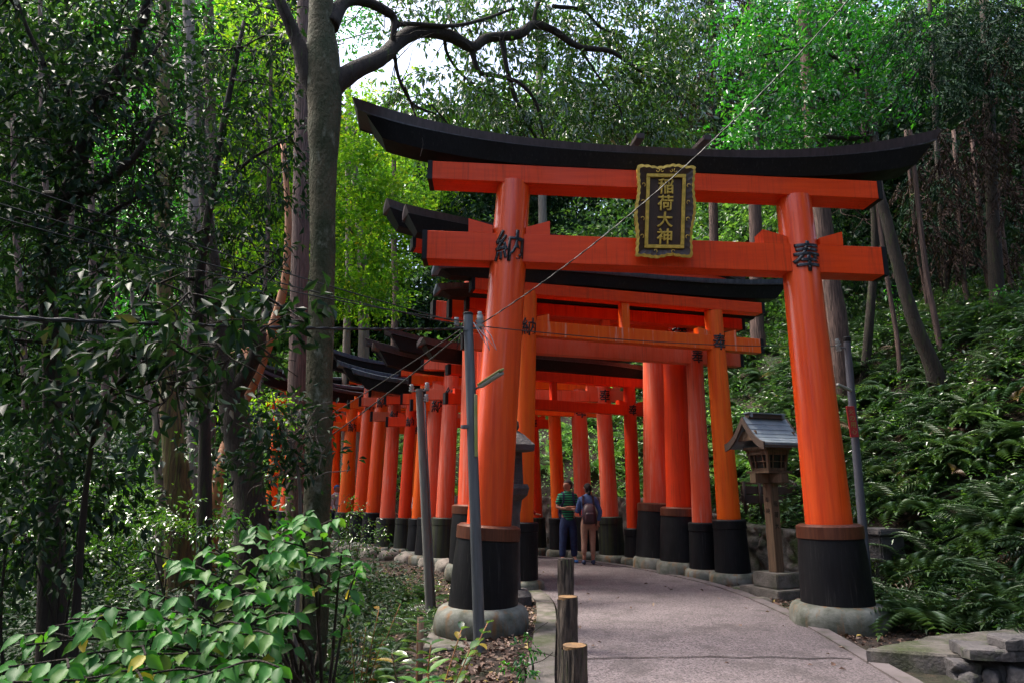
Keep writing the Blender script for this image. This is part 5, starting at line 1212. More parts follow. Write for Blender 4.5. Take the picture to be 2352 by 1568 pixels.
conifer('dark cedar with withered brown sprays right of the largest gate', [gpt(2190, 17, .14), pxr(2175, 700, 17, 14), pxr(2150, 300, 16.8, 12), pxr(2130, -100, 16.6, 8)],
        [(2150, 380, 16, 1, .7), (2230, 430, 16, 1.1, .7), (2120, 480, 16, .8, .6), (2270, 520, 16, 1, .6), (2190, 560, 16.2, .9, .5)], 'lf_cedar', 'bark_dark', 22, 45, .6, .13,
        [(2130, 420, 15.5, .9, .6), (2200, 480, 15.5, 1.0, .6), (2260, 450, 15.5, .9, .6), (2110, 550, 15.5, .8, .5), (2300, 560, 15.3, .9, .5), (2220, 590, 15.5, .9, .4), (2170, 380, 15.6, .8, .5), (2320, 660, 15.3, .6, .3)], droop=.7)
conifer('tall cedar in the gap between the bough and the bright tree', [gpt(1640, 21, .2), pxr(1640, 600, 21, 22), pxr(1635, 200, 20.5, 18), pxr(1630, -200, 20, 12)],
        [(1640, 60, 18.5, 1.2, .9), (1610, 170, 18.5, 1.1, .8), (1660, 240, 18.6, 1.1, .7), (1600, 290, 18.6, 1, .6), (1680, 10, 18.4, 1, .8), (1570, 20, 18.6, 1, .8)], 'lf_cedar', 'bark_cedar', 23, 60, .7, .17, [(1655, 190, 18.8, .9, .5), (1605, 240, 18.8, .8, .5), (1650, 20, 18.8, .7, .5)])
conifer('thick pale cedar trunk rising behind the right pillar of the largest gate', [gpt(1932, 15.5, .30), pxr(1925, 780, 15.3, 50), pxr(1900, 600, 15.2, 44), pxr(1880, 430, 15.1, 40), pxr(1860, 200, 15, 36), pxr(1840, -150, 15, 30)], [(1930, 480, 16.5, .8, .4), (1985, 500, 16.5, .7, .4)], 'lf_cedar', 'bark_cedar', 24, 30)
conifer('cedar trunk seen under the gate lintel, left of the right pillar', [gpt(1742, 20, .25), pxr(1738, 700, 20, 30), pxr(1735, 500, 19.8, 28), pxr(1730, 200, 19.6, 24), pxr(1725, -100, 19.4, 20)], None, '', 'bark_cedar', 25)
conifer('pale cedar trunk seen just right of the left pillar top of the largest gate', [gpt(1252, 25, .25), pxr(1250, 700, 25, 24), pxr(1246, 480, 25, 20), pxr(1240, 200, 25, 18), pxr(1235, -50, 25, 14)], None, '', 'bark_pale', 26)
conifer('mossy leaning trunk on the slope right of the largest gate', [gpt(2165, 13.2, .24), pxr(2145, 850, 13, 36), pxr(2100, 740, 12.9, 30), pxr(2065, 620, 12.8, 26), pxr(2035, 500, 12.7, 23), pxr(2018, 430, 12.8, 19), pxr(2012, 330, 14.2, 14), pxr(2005, 250, 16, 8)], None, '', 'bark_dark', 27)
thin = [((2062, 790), (2038, 640), (2018, 490), (1990, 200), 10, 14.5, 'thin straight trunk closest to the mossy leaning trunk, on its left side'),
        ((2170, 850), (2145, 720), (2125, 610), (2090, 300), 13, 14.2, 'thin reddish trunk standing just right of the mossy leaning trunk'),
        ((2150, 800), (2120, 640), (2105, 560), (2080, 300), 9, 16.5, 'very thin trunk behind the mossy leaning trunk'),
        ((2232, 770), (2222, 690), (2212, 620), (2190, 300), 11, 15.8, 'thin trunk with leafy shoots in the dark wood on the right'),
        ((2290, 750), (2278, 680), (2262, 600), (2230, 300), 12, 16.0, 'thin dark trunk second from the right edge of the photo'),
        ((2335, 740), (2322, 650), (2305, 560), (2270, 250), 12, 15.5, 'thin dark trunk nearest the right edge of the photo')]
for i, (a, b, c, d, w, Y, lab) in enumerate(thin):
    conifer(lab, [gpt(a[0] + 4, Y, .06), pxr(a[0], a[1], Y, w), pxr(b[0], b[1], Y, w), pxr(c[0], c[1], Y, w * .9), pxr(d[0], d[1], Y, w * .7)], None, '', 'bark_cedar', 30 + i, name='slender_tree')

# ------------------------------------------------------------------ left wood: trunks one can tell apart
def tree(label, name, trunks, bark, lump_spec, leafmat, seed, ns=60, nl=14, size=.1, droop=.3, spread=.2, wr=.42, shell=.3, tw=3, twl=.9, flat=.6, group='trees of the wood', bough_to_lumps=True):
    rg = np.random.default_rng(seed); p = trunks[0][0]; root = empty(name, Vector(p[:3]), label, 'tree', group)
    limb_obj('trunk', [trunks[0]], M[bark], root, 16, .07)
    cc, rr = lumps(lump_spec) if lump_spec else ([], [])
    br = [t for t in trunks[1:]]
    axis = [np.array(q) for t in trunks for q in spline(t, 4)]
    if bough_to_lumps:
        for c in cc:
            c = np.array(c); a = min(axis, key=lambda q: np.linalg.norm(q[:3] - c)); m = (a[:3] + c) / 2 + rg.normal(size=3) * .15; r_ = min(a[3] * .5, .05)
            br.append([tuple(a[:3]) + (r_,), tuple(m) + (r_ * .7,), tuple(c) + (r_ * .3,)])
    if br: limb_obj('branch', br + twigs([b[-1] for b in br] + [b[1] for b in br], tw, twl, rg, droop * .4), M[bark], root, 9)
    if cc: leaf_obj('foliage', [spray_leaves(cc, rr, ns, nl, size, rg, droop, spread, wr, shell, flat)], M[leafmat], root)
    return root
tree('tall cedar with fibrous grey red bark directly left of the big mossy trunk', 'cedar_tree', [[gpt(682, 14, .24), pxr(682, 1080, 14, 46), pxr(684, 900, 14, 44), pxr(688, 650, 14, 41), pxr(692, 440, 14, 38), pxr(695, 200, 14, 34), pxr(700, -100, 14, 28)]], 'bark_cedar', [], '', 41)
tree('leaning slender tree with peeling orange bark, left of the grey red cedar', 'leaning_tree', [[gpt(470, 11.5, .12), pxr(495, 1150, 11.5, 26), pxr(525, 1000, 11.8, 24), pxr(585, 870, 12, 26), pxr(625, 760, 12, 24), pxr(655, 640, 12, 18), pxr(662, 500, 12, 15), pxr(650, 330, 12, 12)], [pxr(585, 870, 12, 14), pxr(560, 800, 12.2, 8), pxr(540, 760, 12.4, 5)]], 'bark_orange', [], '', 42)
tree('thick trunk with golden mossy ridged bark in the left wood', 'ridged_tree', [[gpt(420, 10.5, .26), pxr(412, 1180, 10.5, 60), pxr(396, 1000, 10.5, 48), pxr(385, 850, 10.5, 38), pxr(378, 650, 10.5, 34), pxr(372, 400, 10.5, 30), pxr(378, 100, 10.5, 26), pxr(380, -100, 10.5, 22)]], 'bark_moss', [], '', 43)
tree('dark forked trunk with a broken knobbly stub, right of the golden mossy trunk', 'forked_tree', [[gpt(585, 9.5, .27), pxr(578, 1180, 9.5, 72), pxr(548, 1020, 9.5, 62), pxr(528, 900, 9.5, 56), pxr(505, 800, 9.5, 36), pxr(495, 650, 9.5, 30), pxr(470, 450, 9.5, 26), pxr(455, 200, 9.5, 20)], [pxr(540, 900, 9.5, 40), pxr(570, 850, 9.45, 34), pxr(592, 800, 9.4, 32), pxr(598, 765, 9.4, 30)], [pxr(500, 790, 9.5, 22), pxr(470, 740, 9.6, 16), pxr(440, 640, 9.7, 12), pxr(450, 500, 9.7, 9)], [pxr(545, 960, 9.5, 34), pxr(490, 890, 9.7, 20), pxr(440, 830, 9.8, 14), pxr(435, 760, 9.9, 10)]], 'bark_dark', [], '', 44)
tree('pale crooked slender trunk leaning left of the golden mossy trunk', 'crooked_tree', [[gpt(378, 11.2, .09), pxr(368, 1120, 11.2, 22), pxr(352, 1030, 11.2, 20), pxr(362, 970, 11.2, 20), pxr(335, 880, 11.2, 14), pxr(315, 800, 11.2, 10), pxr(300, 640, 11.2, 7)], [pxr(362, 980, 11.2, 14), pxr(380, 900, 11.3, 9), pxr(390, 820, 11.4, 6)]], 'bark_pale', [], '', 45)
more = [(245, 980, 215, 620, 18, 16, 'brown trunk in the middle of the left wood'), (172, 900, 165, 560, 16, 18, 'thin brown trunk in the left wood, second from the left edge'), (205, 860, 208, 500, 13, 20, 'thin pale trunk between two brown trunks deep in the left wood'), (262, 880, 272, 500, 12, 21, 'slim trunk deep in the wood right of the middle brown trunk'), (60, 1000, 35, 500, 16, 15, 'slim trunk nearest the left edge of the photo'), (448, 700, 432, 0, 30, 15, 'brown trunk rising to the top edge above the golden mossy trunk'), (480, 500, 478, -50, 26, 19, 'brown sunlit trunk at the top left among the lime leaves'), (600, 820, 620, 300, 12, 19, 'slender trunk in the lime foliage left of the cedar'), (795, 830, 800, 430, 18, 24, 'pale trunk behind the row of gates, right of the mossy trunk'), (905, 800, 905, 560, 16, 26, 'brown trunk behind the far gates near the steel pole'), (110, 760, 95, 200, 14, 22, 'faint trunk deep in the upper left wood')]
for i, (x0, y0, x1, y1, w, Y, lab) in enumerate(more):
    tree(lab, 'forest_tree', [[gpt(x0 + (x0 - x1) * .1, Y, w / F * Y * .6), pxr(x0, y0, Y, w), pxr((x0 + x1) / 2 + 4, (y0 + y1) / 2, Y, w * .9), pxr(x1, y1, Y, w * .8), pxr(x1 + (x1 - x0) * .2, y1 - 250, Y, w * .6)]], 'bark_pale' if i % 3 == 2 else 'bark_cedar', [], '', 50 + i)

# near dark evergreen trees on the left
tree('dark evergreen tree with black limbs filling the upper left', 'evergreen_tree',
     [[gpt(130, 6.6, .16), pxr(120, 900, 6.5, 40), pxr(110, 600, 6.4, 40), pxr(180, 380, 6.3, 34), pxr(225, 240, 6.2, 30), pxr(300, 120, 6.1, 24), pxr(350, -30, 6, 18)],
      [pxr(100, 450, 6.4, 24), pxr(200, 440, 6.2, 22), pxr(290, 380, 6.0, 18), pxr(330, 330, 6, 13), pxr(360, 270, 6, 8)],
      [pxr(180, 380, 6.3, 14), pxr(100, 150, 6, 12), pxr(60, 60, 5.9, 9), pxr(20, -60, 5.8, 7)],
      [pxr(170, 560, 6.3, 18), pxr(240, 500, 6.2, 14), pxr(320, 450, 6.1, 8)],
      [pxr(225, 240, 6.2, 14), pxr(330, 150, 6.4, 10), pxr(380, 80, 6.5, 6)]], 'bark_dark',
     [(40, 60, 6, .55, .4), (150, 40, 6, .5, .35), (270, 70, 6.2, .5, .4), (60, 200, 6, .5, .4), (180, 200, 6, .5, .4), (320, 200, 6.1, .45, .35), (50, 340, 6, .5, .4), (170, 330, 6, .45, .3), (290, 310, 6, .5, .35), (400, 300, 6.3, .4, .3), (40, 500, 6, .5, .4), (170, 480, 6.1, .45, .35), (300, 470, 6.1, .45, .35), (90, 640, 6, .5, .35), (230, 620, 6, .4, .3), (400, 60, 6.6, .5, .4), (400, 420, 6.4, .4, .3), (30, 780, 6, .4, .4)], 'lf_dark', 61, 135, 14, .10, .35, .2, .42, .25)
tree('dark evergreen tree whose leaves hang between the golden trunk and the cedar', 'evergreen_tree',
     [[gpt(470, 8.2, .12), pxr(470, 1000, 8.2, 26), pxr(455, 700, 8.2, 24), pxr(480, 480, 8.2, 18), pxr(520, 250, 8.2, 14), pxr(560, 50, 8.2, 8)], [pxr(480, 480, 8.2, 12), pxr(560, 380, 8.1, 8), pxr(640, 330, 8, 5)], [pxr(455, 700, 8.2, 12), pxr(560, 640, 8.1, 8), pxr(630, 600, 8, 5)]], 'bark_dark',
     [(460, 150, 8.4, .5, .4), (560, 120, 8.4, .5, .35), (640, 200, 8.3, .4, .35), (540, 270, 8.2, .5, .35), (640, 320, 8.2, .45, .35), (470, 350, 8.3, .5, .4), (560, 420, 8.2, .4, .3), (640, 450, 8.1, .35, .3), (480, 520, 8.1, .5, .35), (580, 560, 8.1, .4, .3), (420, 640, 8.1, .45, .3), (520, 660, 8, .4, .25), (330, 560, 8, .45, .3), (600, 30, 8.4, .4, .3), (660, 100, 8.2, .3, .4)], 'lf_dark', 62, 115, 13, .105, .45, .2, .42, .25)
tree('young evergreen with large glossy leaves hanging under the thick cable', 'young_evergreen',
     [[gpt(150, 4.6, .05), pxr(190, 1200, 4.6, 14), pxr(230, 950, 4.5, 10), pxr(290, 860, 4.4, 8), pxr(380, 800, 4.3, 5)], [pxr(215, 1000, 4.5, 8), pxr(120, 900, 4.4, 6), pxr(40, 860, 4.3, 4)], [pxr(250, 910, 4.5, 6), pxr(400, 860, 4.3, 5), pxr(520, 830, 4.2, 3)]], 'bark_dark',
     [(60, 860, 4.3, .35, .16), (180, 820, 4.3, .35, .16), (290, 800, 4.2, .32, .15), (400, 830, 4.2, .32, .15), (500, 790, 4.2, .3, .14), (340, 920, 4.2, .28, .12), (450, 720, 4.2, .3, .13), (120, 960, 4.3, .3, .14), (560, 720, 4.3, .25, .12), (640, 700, 4.4, .2, .12), (250, 680, 4.3, .25, .12), (370, 650, 4.3, .25, .12), (60, 700, 4.3, .25, .12), (480, 940, 4.2, .22, .1), (600, 690, 4.4, .2, .1)], 'lf_dark', 63, 130, 9, .115, .35, .16, .42, .3, tw=2, twl=.4)
tree('slim sapling with dark glossy leaves before the red gate at the left end', 'sapling',
     [[gpt(670, 6.2, .03), pxr(690, 1180, 6.2, 9), pxr(668, 1020, 6.2, 7), pxr(640, 960, 6.2, 5), pxr(625, 900, 6.1, 3)]], 'bark_pale',
     [(630, 950, 6.1, .28, .14), (660, 1010, 6.1, .25, .12), (610, 1020, 6.1, .25, .12), (690, 940, 6.1, .2, .1), (650, 1080, 6.1, .28, .12), (720, 1000, 6.2, .15, .1), (740, 1040, 6.2, .16, .08)], 'lf_dark', 64, 260, 8, .095, .25, .14, .38, .2, tw=3, twl=.3)
# bright maples behind
tree('lime green maple behind the big mossy trunk, lit from above', 'maple_tree',
     [[gpt(830, 24, .22), pxr(835, 700, 24, 24), pxr(820, 450, 23.8, 18), pxr(800, 250, 23.6, 12)]], 'bark_pale',
     [(600, 110, 20, 1.3, .8), (680, 200, 20, 1.3, .8), (560, 230, 20, 1.3, .8), (640, 330, 20, 1.3, .8), (830, 290, 20, 1.2, .8), (880, 350, 20, 1.2, .8), (830, 420, 20, 1.3, .8), (900, 460, 20.5, 1.1, .7), (800, 520, 20, 1.2, .7), (840, 600, 20, 1.2, .6), (800, 680, 20.2, 1.1, .5), (860, 690, 21, .9, .45), (650, 430, 20, 1.2, .8), (600, 520, 20, 1.2, .7), (640, 620, 20, 1.1, .6), (870, 270, 21, 1.0, .6), (900, 220, 22, .7, .4), (520, 350, 20.5, 1.2, .8), (540, 60, 20.5, 1.2, .8), (850, 510, 21, 1.1, .6)], 'lf_lime', 71, 60, 18, .15, .15, .32, .55, .2, flat=1.2)
tree('pale green maple behind the dark evergreens at the top left', 'maple_tree',
     [[gpt(420, 23, .2), pxr(425, 700, 23, 22), pxr(430, 400, 23, 18), pxr(440, 100, 23, 12)]], 'bark_pale',
     [(420, 60, 19, 1.2, .8), (330, 90, 19.5, 1.1, .8), (480, 170, 19, 1.2, .8), (400, 260, 19.5, 1.2, .8), (300, 350, 20, 1.2, .8), (450, 450, 19.5, 1.1, .8), (370, 520, 20, 1.1, .7), (740, 20, 19, .8, .5), (820, 40, 20, .7, .35), (870, 70, 20, .5, .3), (790, 100, 20, .4, .3), (320, 680, 20, 1, .6), (420, 760, 20, .9, .5)], 'lf_bright', 72, 50, 18, .14, .15, .32, .55, .2, flat=1.2)
tree('yellow green maple twig hanging before the leaning orange trunk', 'young_maple',
     [[gpt(600, 13, .04), pxr(590, 1080, 13, 8), pxr(600, 960, 13, 5)]], 'bark_pale', [(600, 930, 12.8, .35, .12), (640, 950, 12.8, .3, .1), (570, 960, 12.8, .3, .12), (560, 920, 12.8, .25, .1)], 'lf_lime', 73, 160, 16, .09, .2, .2, .5, .1, tw=2, twl=.4)

# ------------------------------------------------------------------ the wooded hillside beyond (one mass)
rg = np.random.default_rng(5)
def back_wood(name, n, Ymin, Ymax, hmax, mat, size, ns, seed, xr, accept=None, lr=(1.1, 2.3), kind='stuff', dl_min=6.0):
    rg = np.random.default_rng(seed); cs, rs = [], []; tries = 0
    while len(cs) < n and tries < n * 60:
        tries += 1
        px = rg.uniform(*xr); Y = Ymin + (Ymax - Ymin) * rg.random() ** 0.8
        x = ground(px, Y, 4).x; z0 = hz(x, Y)
        d1 = float(sdist(np.array([[x, Y]]), RE)[0]); d2 = -float(sdist(np.array([[x, Y]]), LE)[0])
        if d1 < 5.5 and d2 < dl_min: continue
        z = z0 + rg.uniform(-.3, hmax if hmax < 90 else max(4, Y * .80 - z0)); r = rg.uniform(*lr) * (0.8 + Y / 60)
        q = Vector((x, Y, z)); dpy = (q - CAM); u = dpy.dot(Vector((0, -sp, cp))); f_ = dpy.dot(Vector((0, cp, sp))); py = 784 - u / f_ * F; qx = 1176 + dpy.x / f_ * F; rp = r / f_ * F
        if py - rp > 1350 or py + rp < -80: continue
        if qx + rp > 760 and qx - rp < 1005 and py - rp < 190: continue        # the opening to the sky
        if accept and not accept(qx, py, rg): continue
        cs.append((x, Y, z)); rs.append((r, r, r * .75))
    v, f, r_ = spray_leaves(cs, rs, ns, 16, size, rg, .25, .42, .5, .55, .8)
    # face each lump its own tone
    o = leaf_obj(name, [(v, f, r_)], M[mat]); tag(o, kind=kind); o['label'] = {'hillside_wood': 'dense mixed wood covering the hillside behind the gates'}.get(name, 'dense dark wood beyond the gates'); o['category'] = 'wood'; return o
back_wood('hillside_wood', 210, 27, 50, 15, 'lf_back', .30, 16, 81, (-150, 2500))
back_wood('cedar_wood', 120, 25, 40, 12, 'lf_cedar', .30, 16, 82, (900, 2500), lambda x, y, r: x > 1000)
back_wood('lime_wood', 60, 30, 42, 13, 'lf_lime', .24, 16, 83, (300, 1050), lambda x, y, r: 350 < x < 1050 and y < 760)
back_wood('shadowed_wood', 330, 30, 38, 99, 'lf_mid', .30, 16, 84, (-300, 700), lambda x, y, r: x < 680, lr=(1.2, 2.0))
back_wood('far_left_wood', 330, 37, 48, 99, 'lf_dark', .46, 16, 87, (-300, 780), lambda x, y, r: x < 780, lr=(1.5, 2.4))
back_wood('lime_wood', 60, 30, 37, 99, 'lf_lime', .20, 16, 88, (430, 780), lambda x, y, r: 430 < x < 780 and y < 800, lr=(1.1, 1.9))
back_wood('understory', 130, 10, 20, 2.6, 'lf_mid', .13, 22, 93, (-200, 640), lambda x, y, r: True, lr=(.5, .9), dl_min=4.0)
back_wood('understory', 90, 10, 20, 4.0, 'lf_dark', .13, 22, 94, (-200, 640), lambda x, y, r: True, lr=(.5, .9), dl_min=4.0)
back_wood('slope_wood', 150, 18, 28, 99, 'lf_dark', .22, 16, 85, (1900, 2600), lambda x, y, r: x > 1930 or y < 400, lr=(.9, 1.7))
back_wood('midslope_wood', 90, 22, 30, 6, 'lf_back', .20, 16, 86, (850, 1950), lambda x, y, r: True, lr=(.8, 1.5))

# unseen crowns added round the viewpoint to darken reflections and shape the light
rg = np.random.default_rng(89); cs, rs = [], []
for i in range(230):
    a_ = rg.uniform(R(62), R(298)); d_ = rg.uniform(9, 20); x, y = d_ * math.sin(a_), d_ * math.cos(a_) + 2; r_ = rg.uniform(1.2, 2.4)
    if abs(x - 1.6) < 2.6 + r_ and y > -9: continue
    z_ = rg.uniform(.5, 6 + d_ * .55); cs.append((x, y, hz(x, y) + z_)); rs.append((r_, r_, r_ * .8))
o = leaf_obj('unseen_shading_wood', [spray_leaves(cs, rs, 10, 16, .34, rg, .25, .5, .5, .5, .8)], M['lf_dark']); tag(o, kind='stuff'); o['label'] = 'dark unseen wood added around and behind the viewpoint to darken reflections'; o['category'] = 'wood'

# ------------------------------------------------------------------ ferns and undergrowth
def fern_frond(n=15, L=1.0):
    """one frond along +x, arching; returns verts, faces"""
    V_, F_ = [], []
    for i in range(n):
        t = 0.10 + 0.90 * i / n; x = L * t; z = L * (0.42 * t - 0.62 * t * t); w = L * 0.26 * math.sin(math.pi * min(1, t * .92 + .10)) ** .8
        dx = L / n * 0.80
        for s_ in (-1, 1):
            b = len(V_); tipx = x + w * .45
            V_ += [(x, 0, z), (x + dx * .55, s_ * w * .45, z + .02 * L), (tipx, s_ * w, z - w * .22), (x - dx * .25, s_ * w * .42, z + .01 * L)]
            F_ += [(b, b + 1, b + 2), (b, b + 2, b + 3)]
    # tip
    b = len(V_); x0 = L * .96; z0 = L * (.42 * .96 - .62 * .92); V_ += [(x0, -.02 * L, z0), (x0 + .08 * L, 0, z0 - .06 * L), (x0, .02 * L, z0), (x0 - .02 * L, 0, z0)]; F_ += [(b, b + 1, b + 2), (b, b + 2, b + 3)]
    return np.array(V_, float), np.array(F_, int)
FV, FF = fern_frond()
def fern_batch(P, scale, rg, nf=7, up=0.45, face=None):
    """P (n,3) crowns. returns arrays"""
    n = len(P); k = n * nf; az = rg.uniform(0, 2 * math.pi, k)
    if face is not None: az = np.where(rg.random(k) < .7, face + rg.normal(size=k) * .8, az)
    el = rg.normal(up, .25, k); s = np.repeat(scale, nf) * rg.uniform(.65, 1.2, k); roll = rg.normal(0, .35, k)
    ca, sa, ce, se = np.cos(az), np.sin(az), np.cos(el), np.sin(el)
    X = np.stack([ca * ce, sa * ce, se], 1); Yv = np.stack([-sa, ca, 0 * ca], 1); Z = np.cross(X, Yv)
    Y2 = Yv * np.cos(roll)[:, None] + Z * np.sin(roll)[:, None]; Z2 = np.cross(X, Y2)
    v = FV[None] * s[:, None, None]; base = np.repeat(P, nf, axis=0)
    W_ = base[:, None] + v[..., 0:1] * X[:, None] + v[..., 1:2] * Y2[:, None] + v[..., 2:3] * Z2[:, None]
    # hang with gravity
    W_[..., 2] -= (v[..., 0] ** 2) / np.maximum(s[:, None], .05) * .25
    f = FF[None] + (np.arange(k) * len(FV))[:, None, None]
    r = np.repeat(np.clip(rg.random(k) * .6 + np.repeat(rg.random(n) * .4, nf), 0, 1), len(FF))
    return W_.reshape(-1, 3), f.reshape(-1, 3), r
def scatter(n, xr, yr, cond, rg):
    out = []
    while len(out) < n:
        m = n * 3; x = rg.uniform(*xr, m); y = rg.uniform(*yr, m); P = np.stack([x, y], 1); dr = sdist(P, RE); dl = -sdist(P, LE); ok = cond(x, y, dr, dl)
        z = heights(x[ok], y[ok]); out += list(np.stack([x[ok], y[ok], z], 1))
    return np.array(out[:n])
rg = np.random.default_rng(91)
P = scatter(1500, (3.5, 17), (5, 24), lambda x, y, dr, dl: (dr > 2.15) & (dr < 12) & (rg.random(len(x)) < np.clip(1.3 - dr * .09, .1, 1)), rg)
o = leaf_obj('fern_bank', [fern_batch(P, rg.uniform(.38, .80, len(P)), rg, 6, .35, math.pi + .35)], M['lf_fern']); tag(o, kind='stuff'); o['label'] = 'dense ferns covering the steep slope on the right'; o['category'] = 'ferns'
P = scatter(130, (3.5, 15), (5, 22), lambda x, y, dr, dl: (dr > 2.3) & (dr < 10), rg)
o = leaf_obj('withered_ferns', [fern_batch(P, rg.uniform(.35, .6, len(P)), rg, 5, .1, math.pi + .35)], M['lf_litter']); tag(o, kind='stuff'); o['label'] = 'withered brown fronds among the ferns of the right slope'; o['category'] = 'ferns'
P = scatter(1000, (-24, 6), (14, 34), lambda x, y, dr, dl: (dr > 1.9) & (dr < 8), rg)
o = leaf_obj('fern_bank', [fern_batch(P, rg.uniform(.45, .85, len(P)), rg, 6, .35, -math.pi / 2)], M['lf_freshfern_lit']); tag(o, kind='stuff'); o['label'] = 'light green ferns on the bank seen between the pillars'; o['category'] = 'ferns'
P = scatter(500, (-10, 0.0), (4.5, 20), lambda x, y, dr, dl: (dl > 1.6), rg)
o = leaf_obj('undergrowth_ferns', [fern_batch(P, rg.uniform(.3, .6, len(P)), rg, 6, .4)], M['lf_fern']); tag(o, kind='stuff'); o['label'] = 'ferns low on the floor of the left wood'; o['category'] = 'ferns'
# individual large ferns in front
FERN = empty('fern', Vector((0, 0, 0)), 'x', 'fern'); rgf = np.random.default_rng(92)
fv = fern_batch(np.array([[0, 0, 0.0]]), np.array([.75]), rgf, 9, .45, math.pi + .6); leaf_obj('fronds', [fv], M['lf_fern'], FERN)
spots = [(2120, 9.0, 'broad fern at the foot of the slope, nearest the right foundation stone'), (2230, 8.6, 'broad fern at the foot of the slope, above the concrete ledge'), (2330, 8.3, 'large fern at the right edge of the photo above the corner slabs')]
GF = 'large ferns spread over the right slope'
for i in range(24):
    if i < 3: px, Y, lab = spots[i]
    else:
        px, Y = rgf.uniform(2060, 2350), rgf.uniform(8.2, 12.0); lab = 'large arching fern among others on the dark right slope'
    x, y, z, _ = gpt(px, Y, .1, 0.02)
    if i == 0: f_, kids = FERN, []
    else:
        f_ = FERN.copy(); COL.objects.link(f_)
        for ch in [c for c in FERN.children]:
            c2 = ch.copy(); COL.objects.link(c2); c2.parent = f_
    f_.location = (x, y, z); f_.rotation_euler = (0, 0, rgf.uniform(-.6, .6)); s_ = rgf.uniform(.8, 1.25); f_.scale = (s_, s_, s_)
    f_['label'] = lab; f_['category'] = 'fern'
    if i >= 3: f_['group'] = GF
# broadleaf ground cover on the slope and the left floor
def ground_cover(name, label, P, mat, size, rg, h=.35, nl=26, wr=.5):
    n = len(P); base = np.repeat(P, nl, axis=0); k = len(base); off = rg.normal(size=(k, 3)) * np.array([.22, .22, 0]); zz = rg.random(k) * h
    C_ = base + off; C_[:, 2] = base[:, 2] + zz; A_ = unit(rg.normal(size=(k, 3)) * np.array([1, 1, .35])); N_ = unit(rg.normal(size=(k, 3)) * .4 + np.array([0, -.25, 1]))
    v, f = leaves(C_, A_, N_, size * rg.uniform(.6, 1.3, k), wr); r = np.repeat(np.clip(np.repeat(rg.random(n) * .5, nl) + rg.random(k) * .5, 0, 1), 2)
    o = leaf_obj(name, [(v, f, r)], M[mat]); tag(o, kind='stuff'); o['label'] = label; o['category'] = 'undergrowth'; return o
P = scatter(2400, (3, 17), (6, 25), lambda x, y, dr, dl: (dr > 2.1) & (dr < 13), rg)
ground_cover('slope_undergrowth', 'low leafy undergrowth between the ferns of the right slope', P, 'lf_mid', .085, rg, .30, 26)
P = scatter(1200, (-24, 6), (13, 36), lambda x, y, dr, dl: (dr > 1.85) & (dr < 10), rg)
ground_cover('bank_undergrowth', 'fresh green leafy growth on the bank behind the gates', P, 'lf_freshfern_lit', .10, rg, .45, 26)
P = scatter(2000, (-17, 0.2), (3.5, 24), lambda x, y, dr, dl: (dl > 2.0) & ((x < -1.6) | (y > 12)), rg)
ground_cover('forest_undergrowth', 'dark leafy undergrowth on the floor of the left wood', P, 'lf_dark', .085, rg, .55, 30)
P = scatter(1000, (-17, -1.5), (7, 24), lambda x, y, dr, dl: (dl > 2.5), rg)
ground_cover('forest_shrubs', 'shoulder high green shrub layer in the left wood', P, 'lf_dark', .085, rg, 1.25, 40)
P = scatter(160, (-4, .2), (9.5, 15), lambda x, y, dr, dl: (dl > 1.4), rg)
ground_cover('bank_weeds', 'scattered weeds on the leaf covered bank left of the gates', P, 'lf_mid', .06, rg, .14, 12)
# dead litter on the banks
def litter(name, label, P, size, rg, mat='lf_litter'):
    n = len(P); C_ = P + np.array([0, 0, .012]); A_ = unit(rg.normal(size=(n, 3)) * np.array([1, 1, .25])); N_ = unit(rg.normal(size=(n, 3)) * .35 + np.array([0, 0, 1]))
    v, f = leaves(C_, A_, N_, size * rg.uniform(.5, 1.3, n), .5, .15, .1); o = leaf_obj(name, [(v, f, np.repeat(rg.random(n), 2))], M[mat]); tag(o, kind='stuff'); o['label'] = label; o['category'] = 'leaf litter'
P = np.concatenate([scatter(9000, (-5, .6), (4.5, 16), lambda x, y, dr, dl: (dl > .30), rg), scatter(1500, (-.9, .5), (5, 11), lambda x, y, dr, dl: (dl > .28), rg), scatter(1600, (3.3, 6.5), (7.2, 13), lambda x, y, dr, dl: (dr > .25) & (dr < 2.1), rg), scatter(500, (3.3, 5.5), (8, 16), lambda x, y, dr, dl: (dr > .1) & (dr < .5), rg)])
P2 = np.stack([rg.uniform(.45, 3.4, 90), rg.uniform(5.5, 15, 90)], 1); e_ = np.minimum(-sdist(P2, RE), sdist(P2, LE)); P2 = P2[(e_ > 0) & (rg.random(90) < np.where(e_ < .5, 1, .35))]
P = np.concatenate([P, np.concatenate([P2, np.full((len(P2), 1), .022)], 1)])
litter('leaf_litter', 'brown fallen leaves lying on the banks on both sides of the path', P, .075, rg)

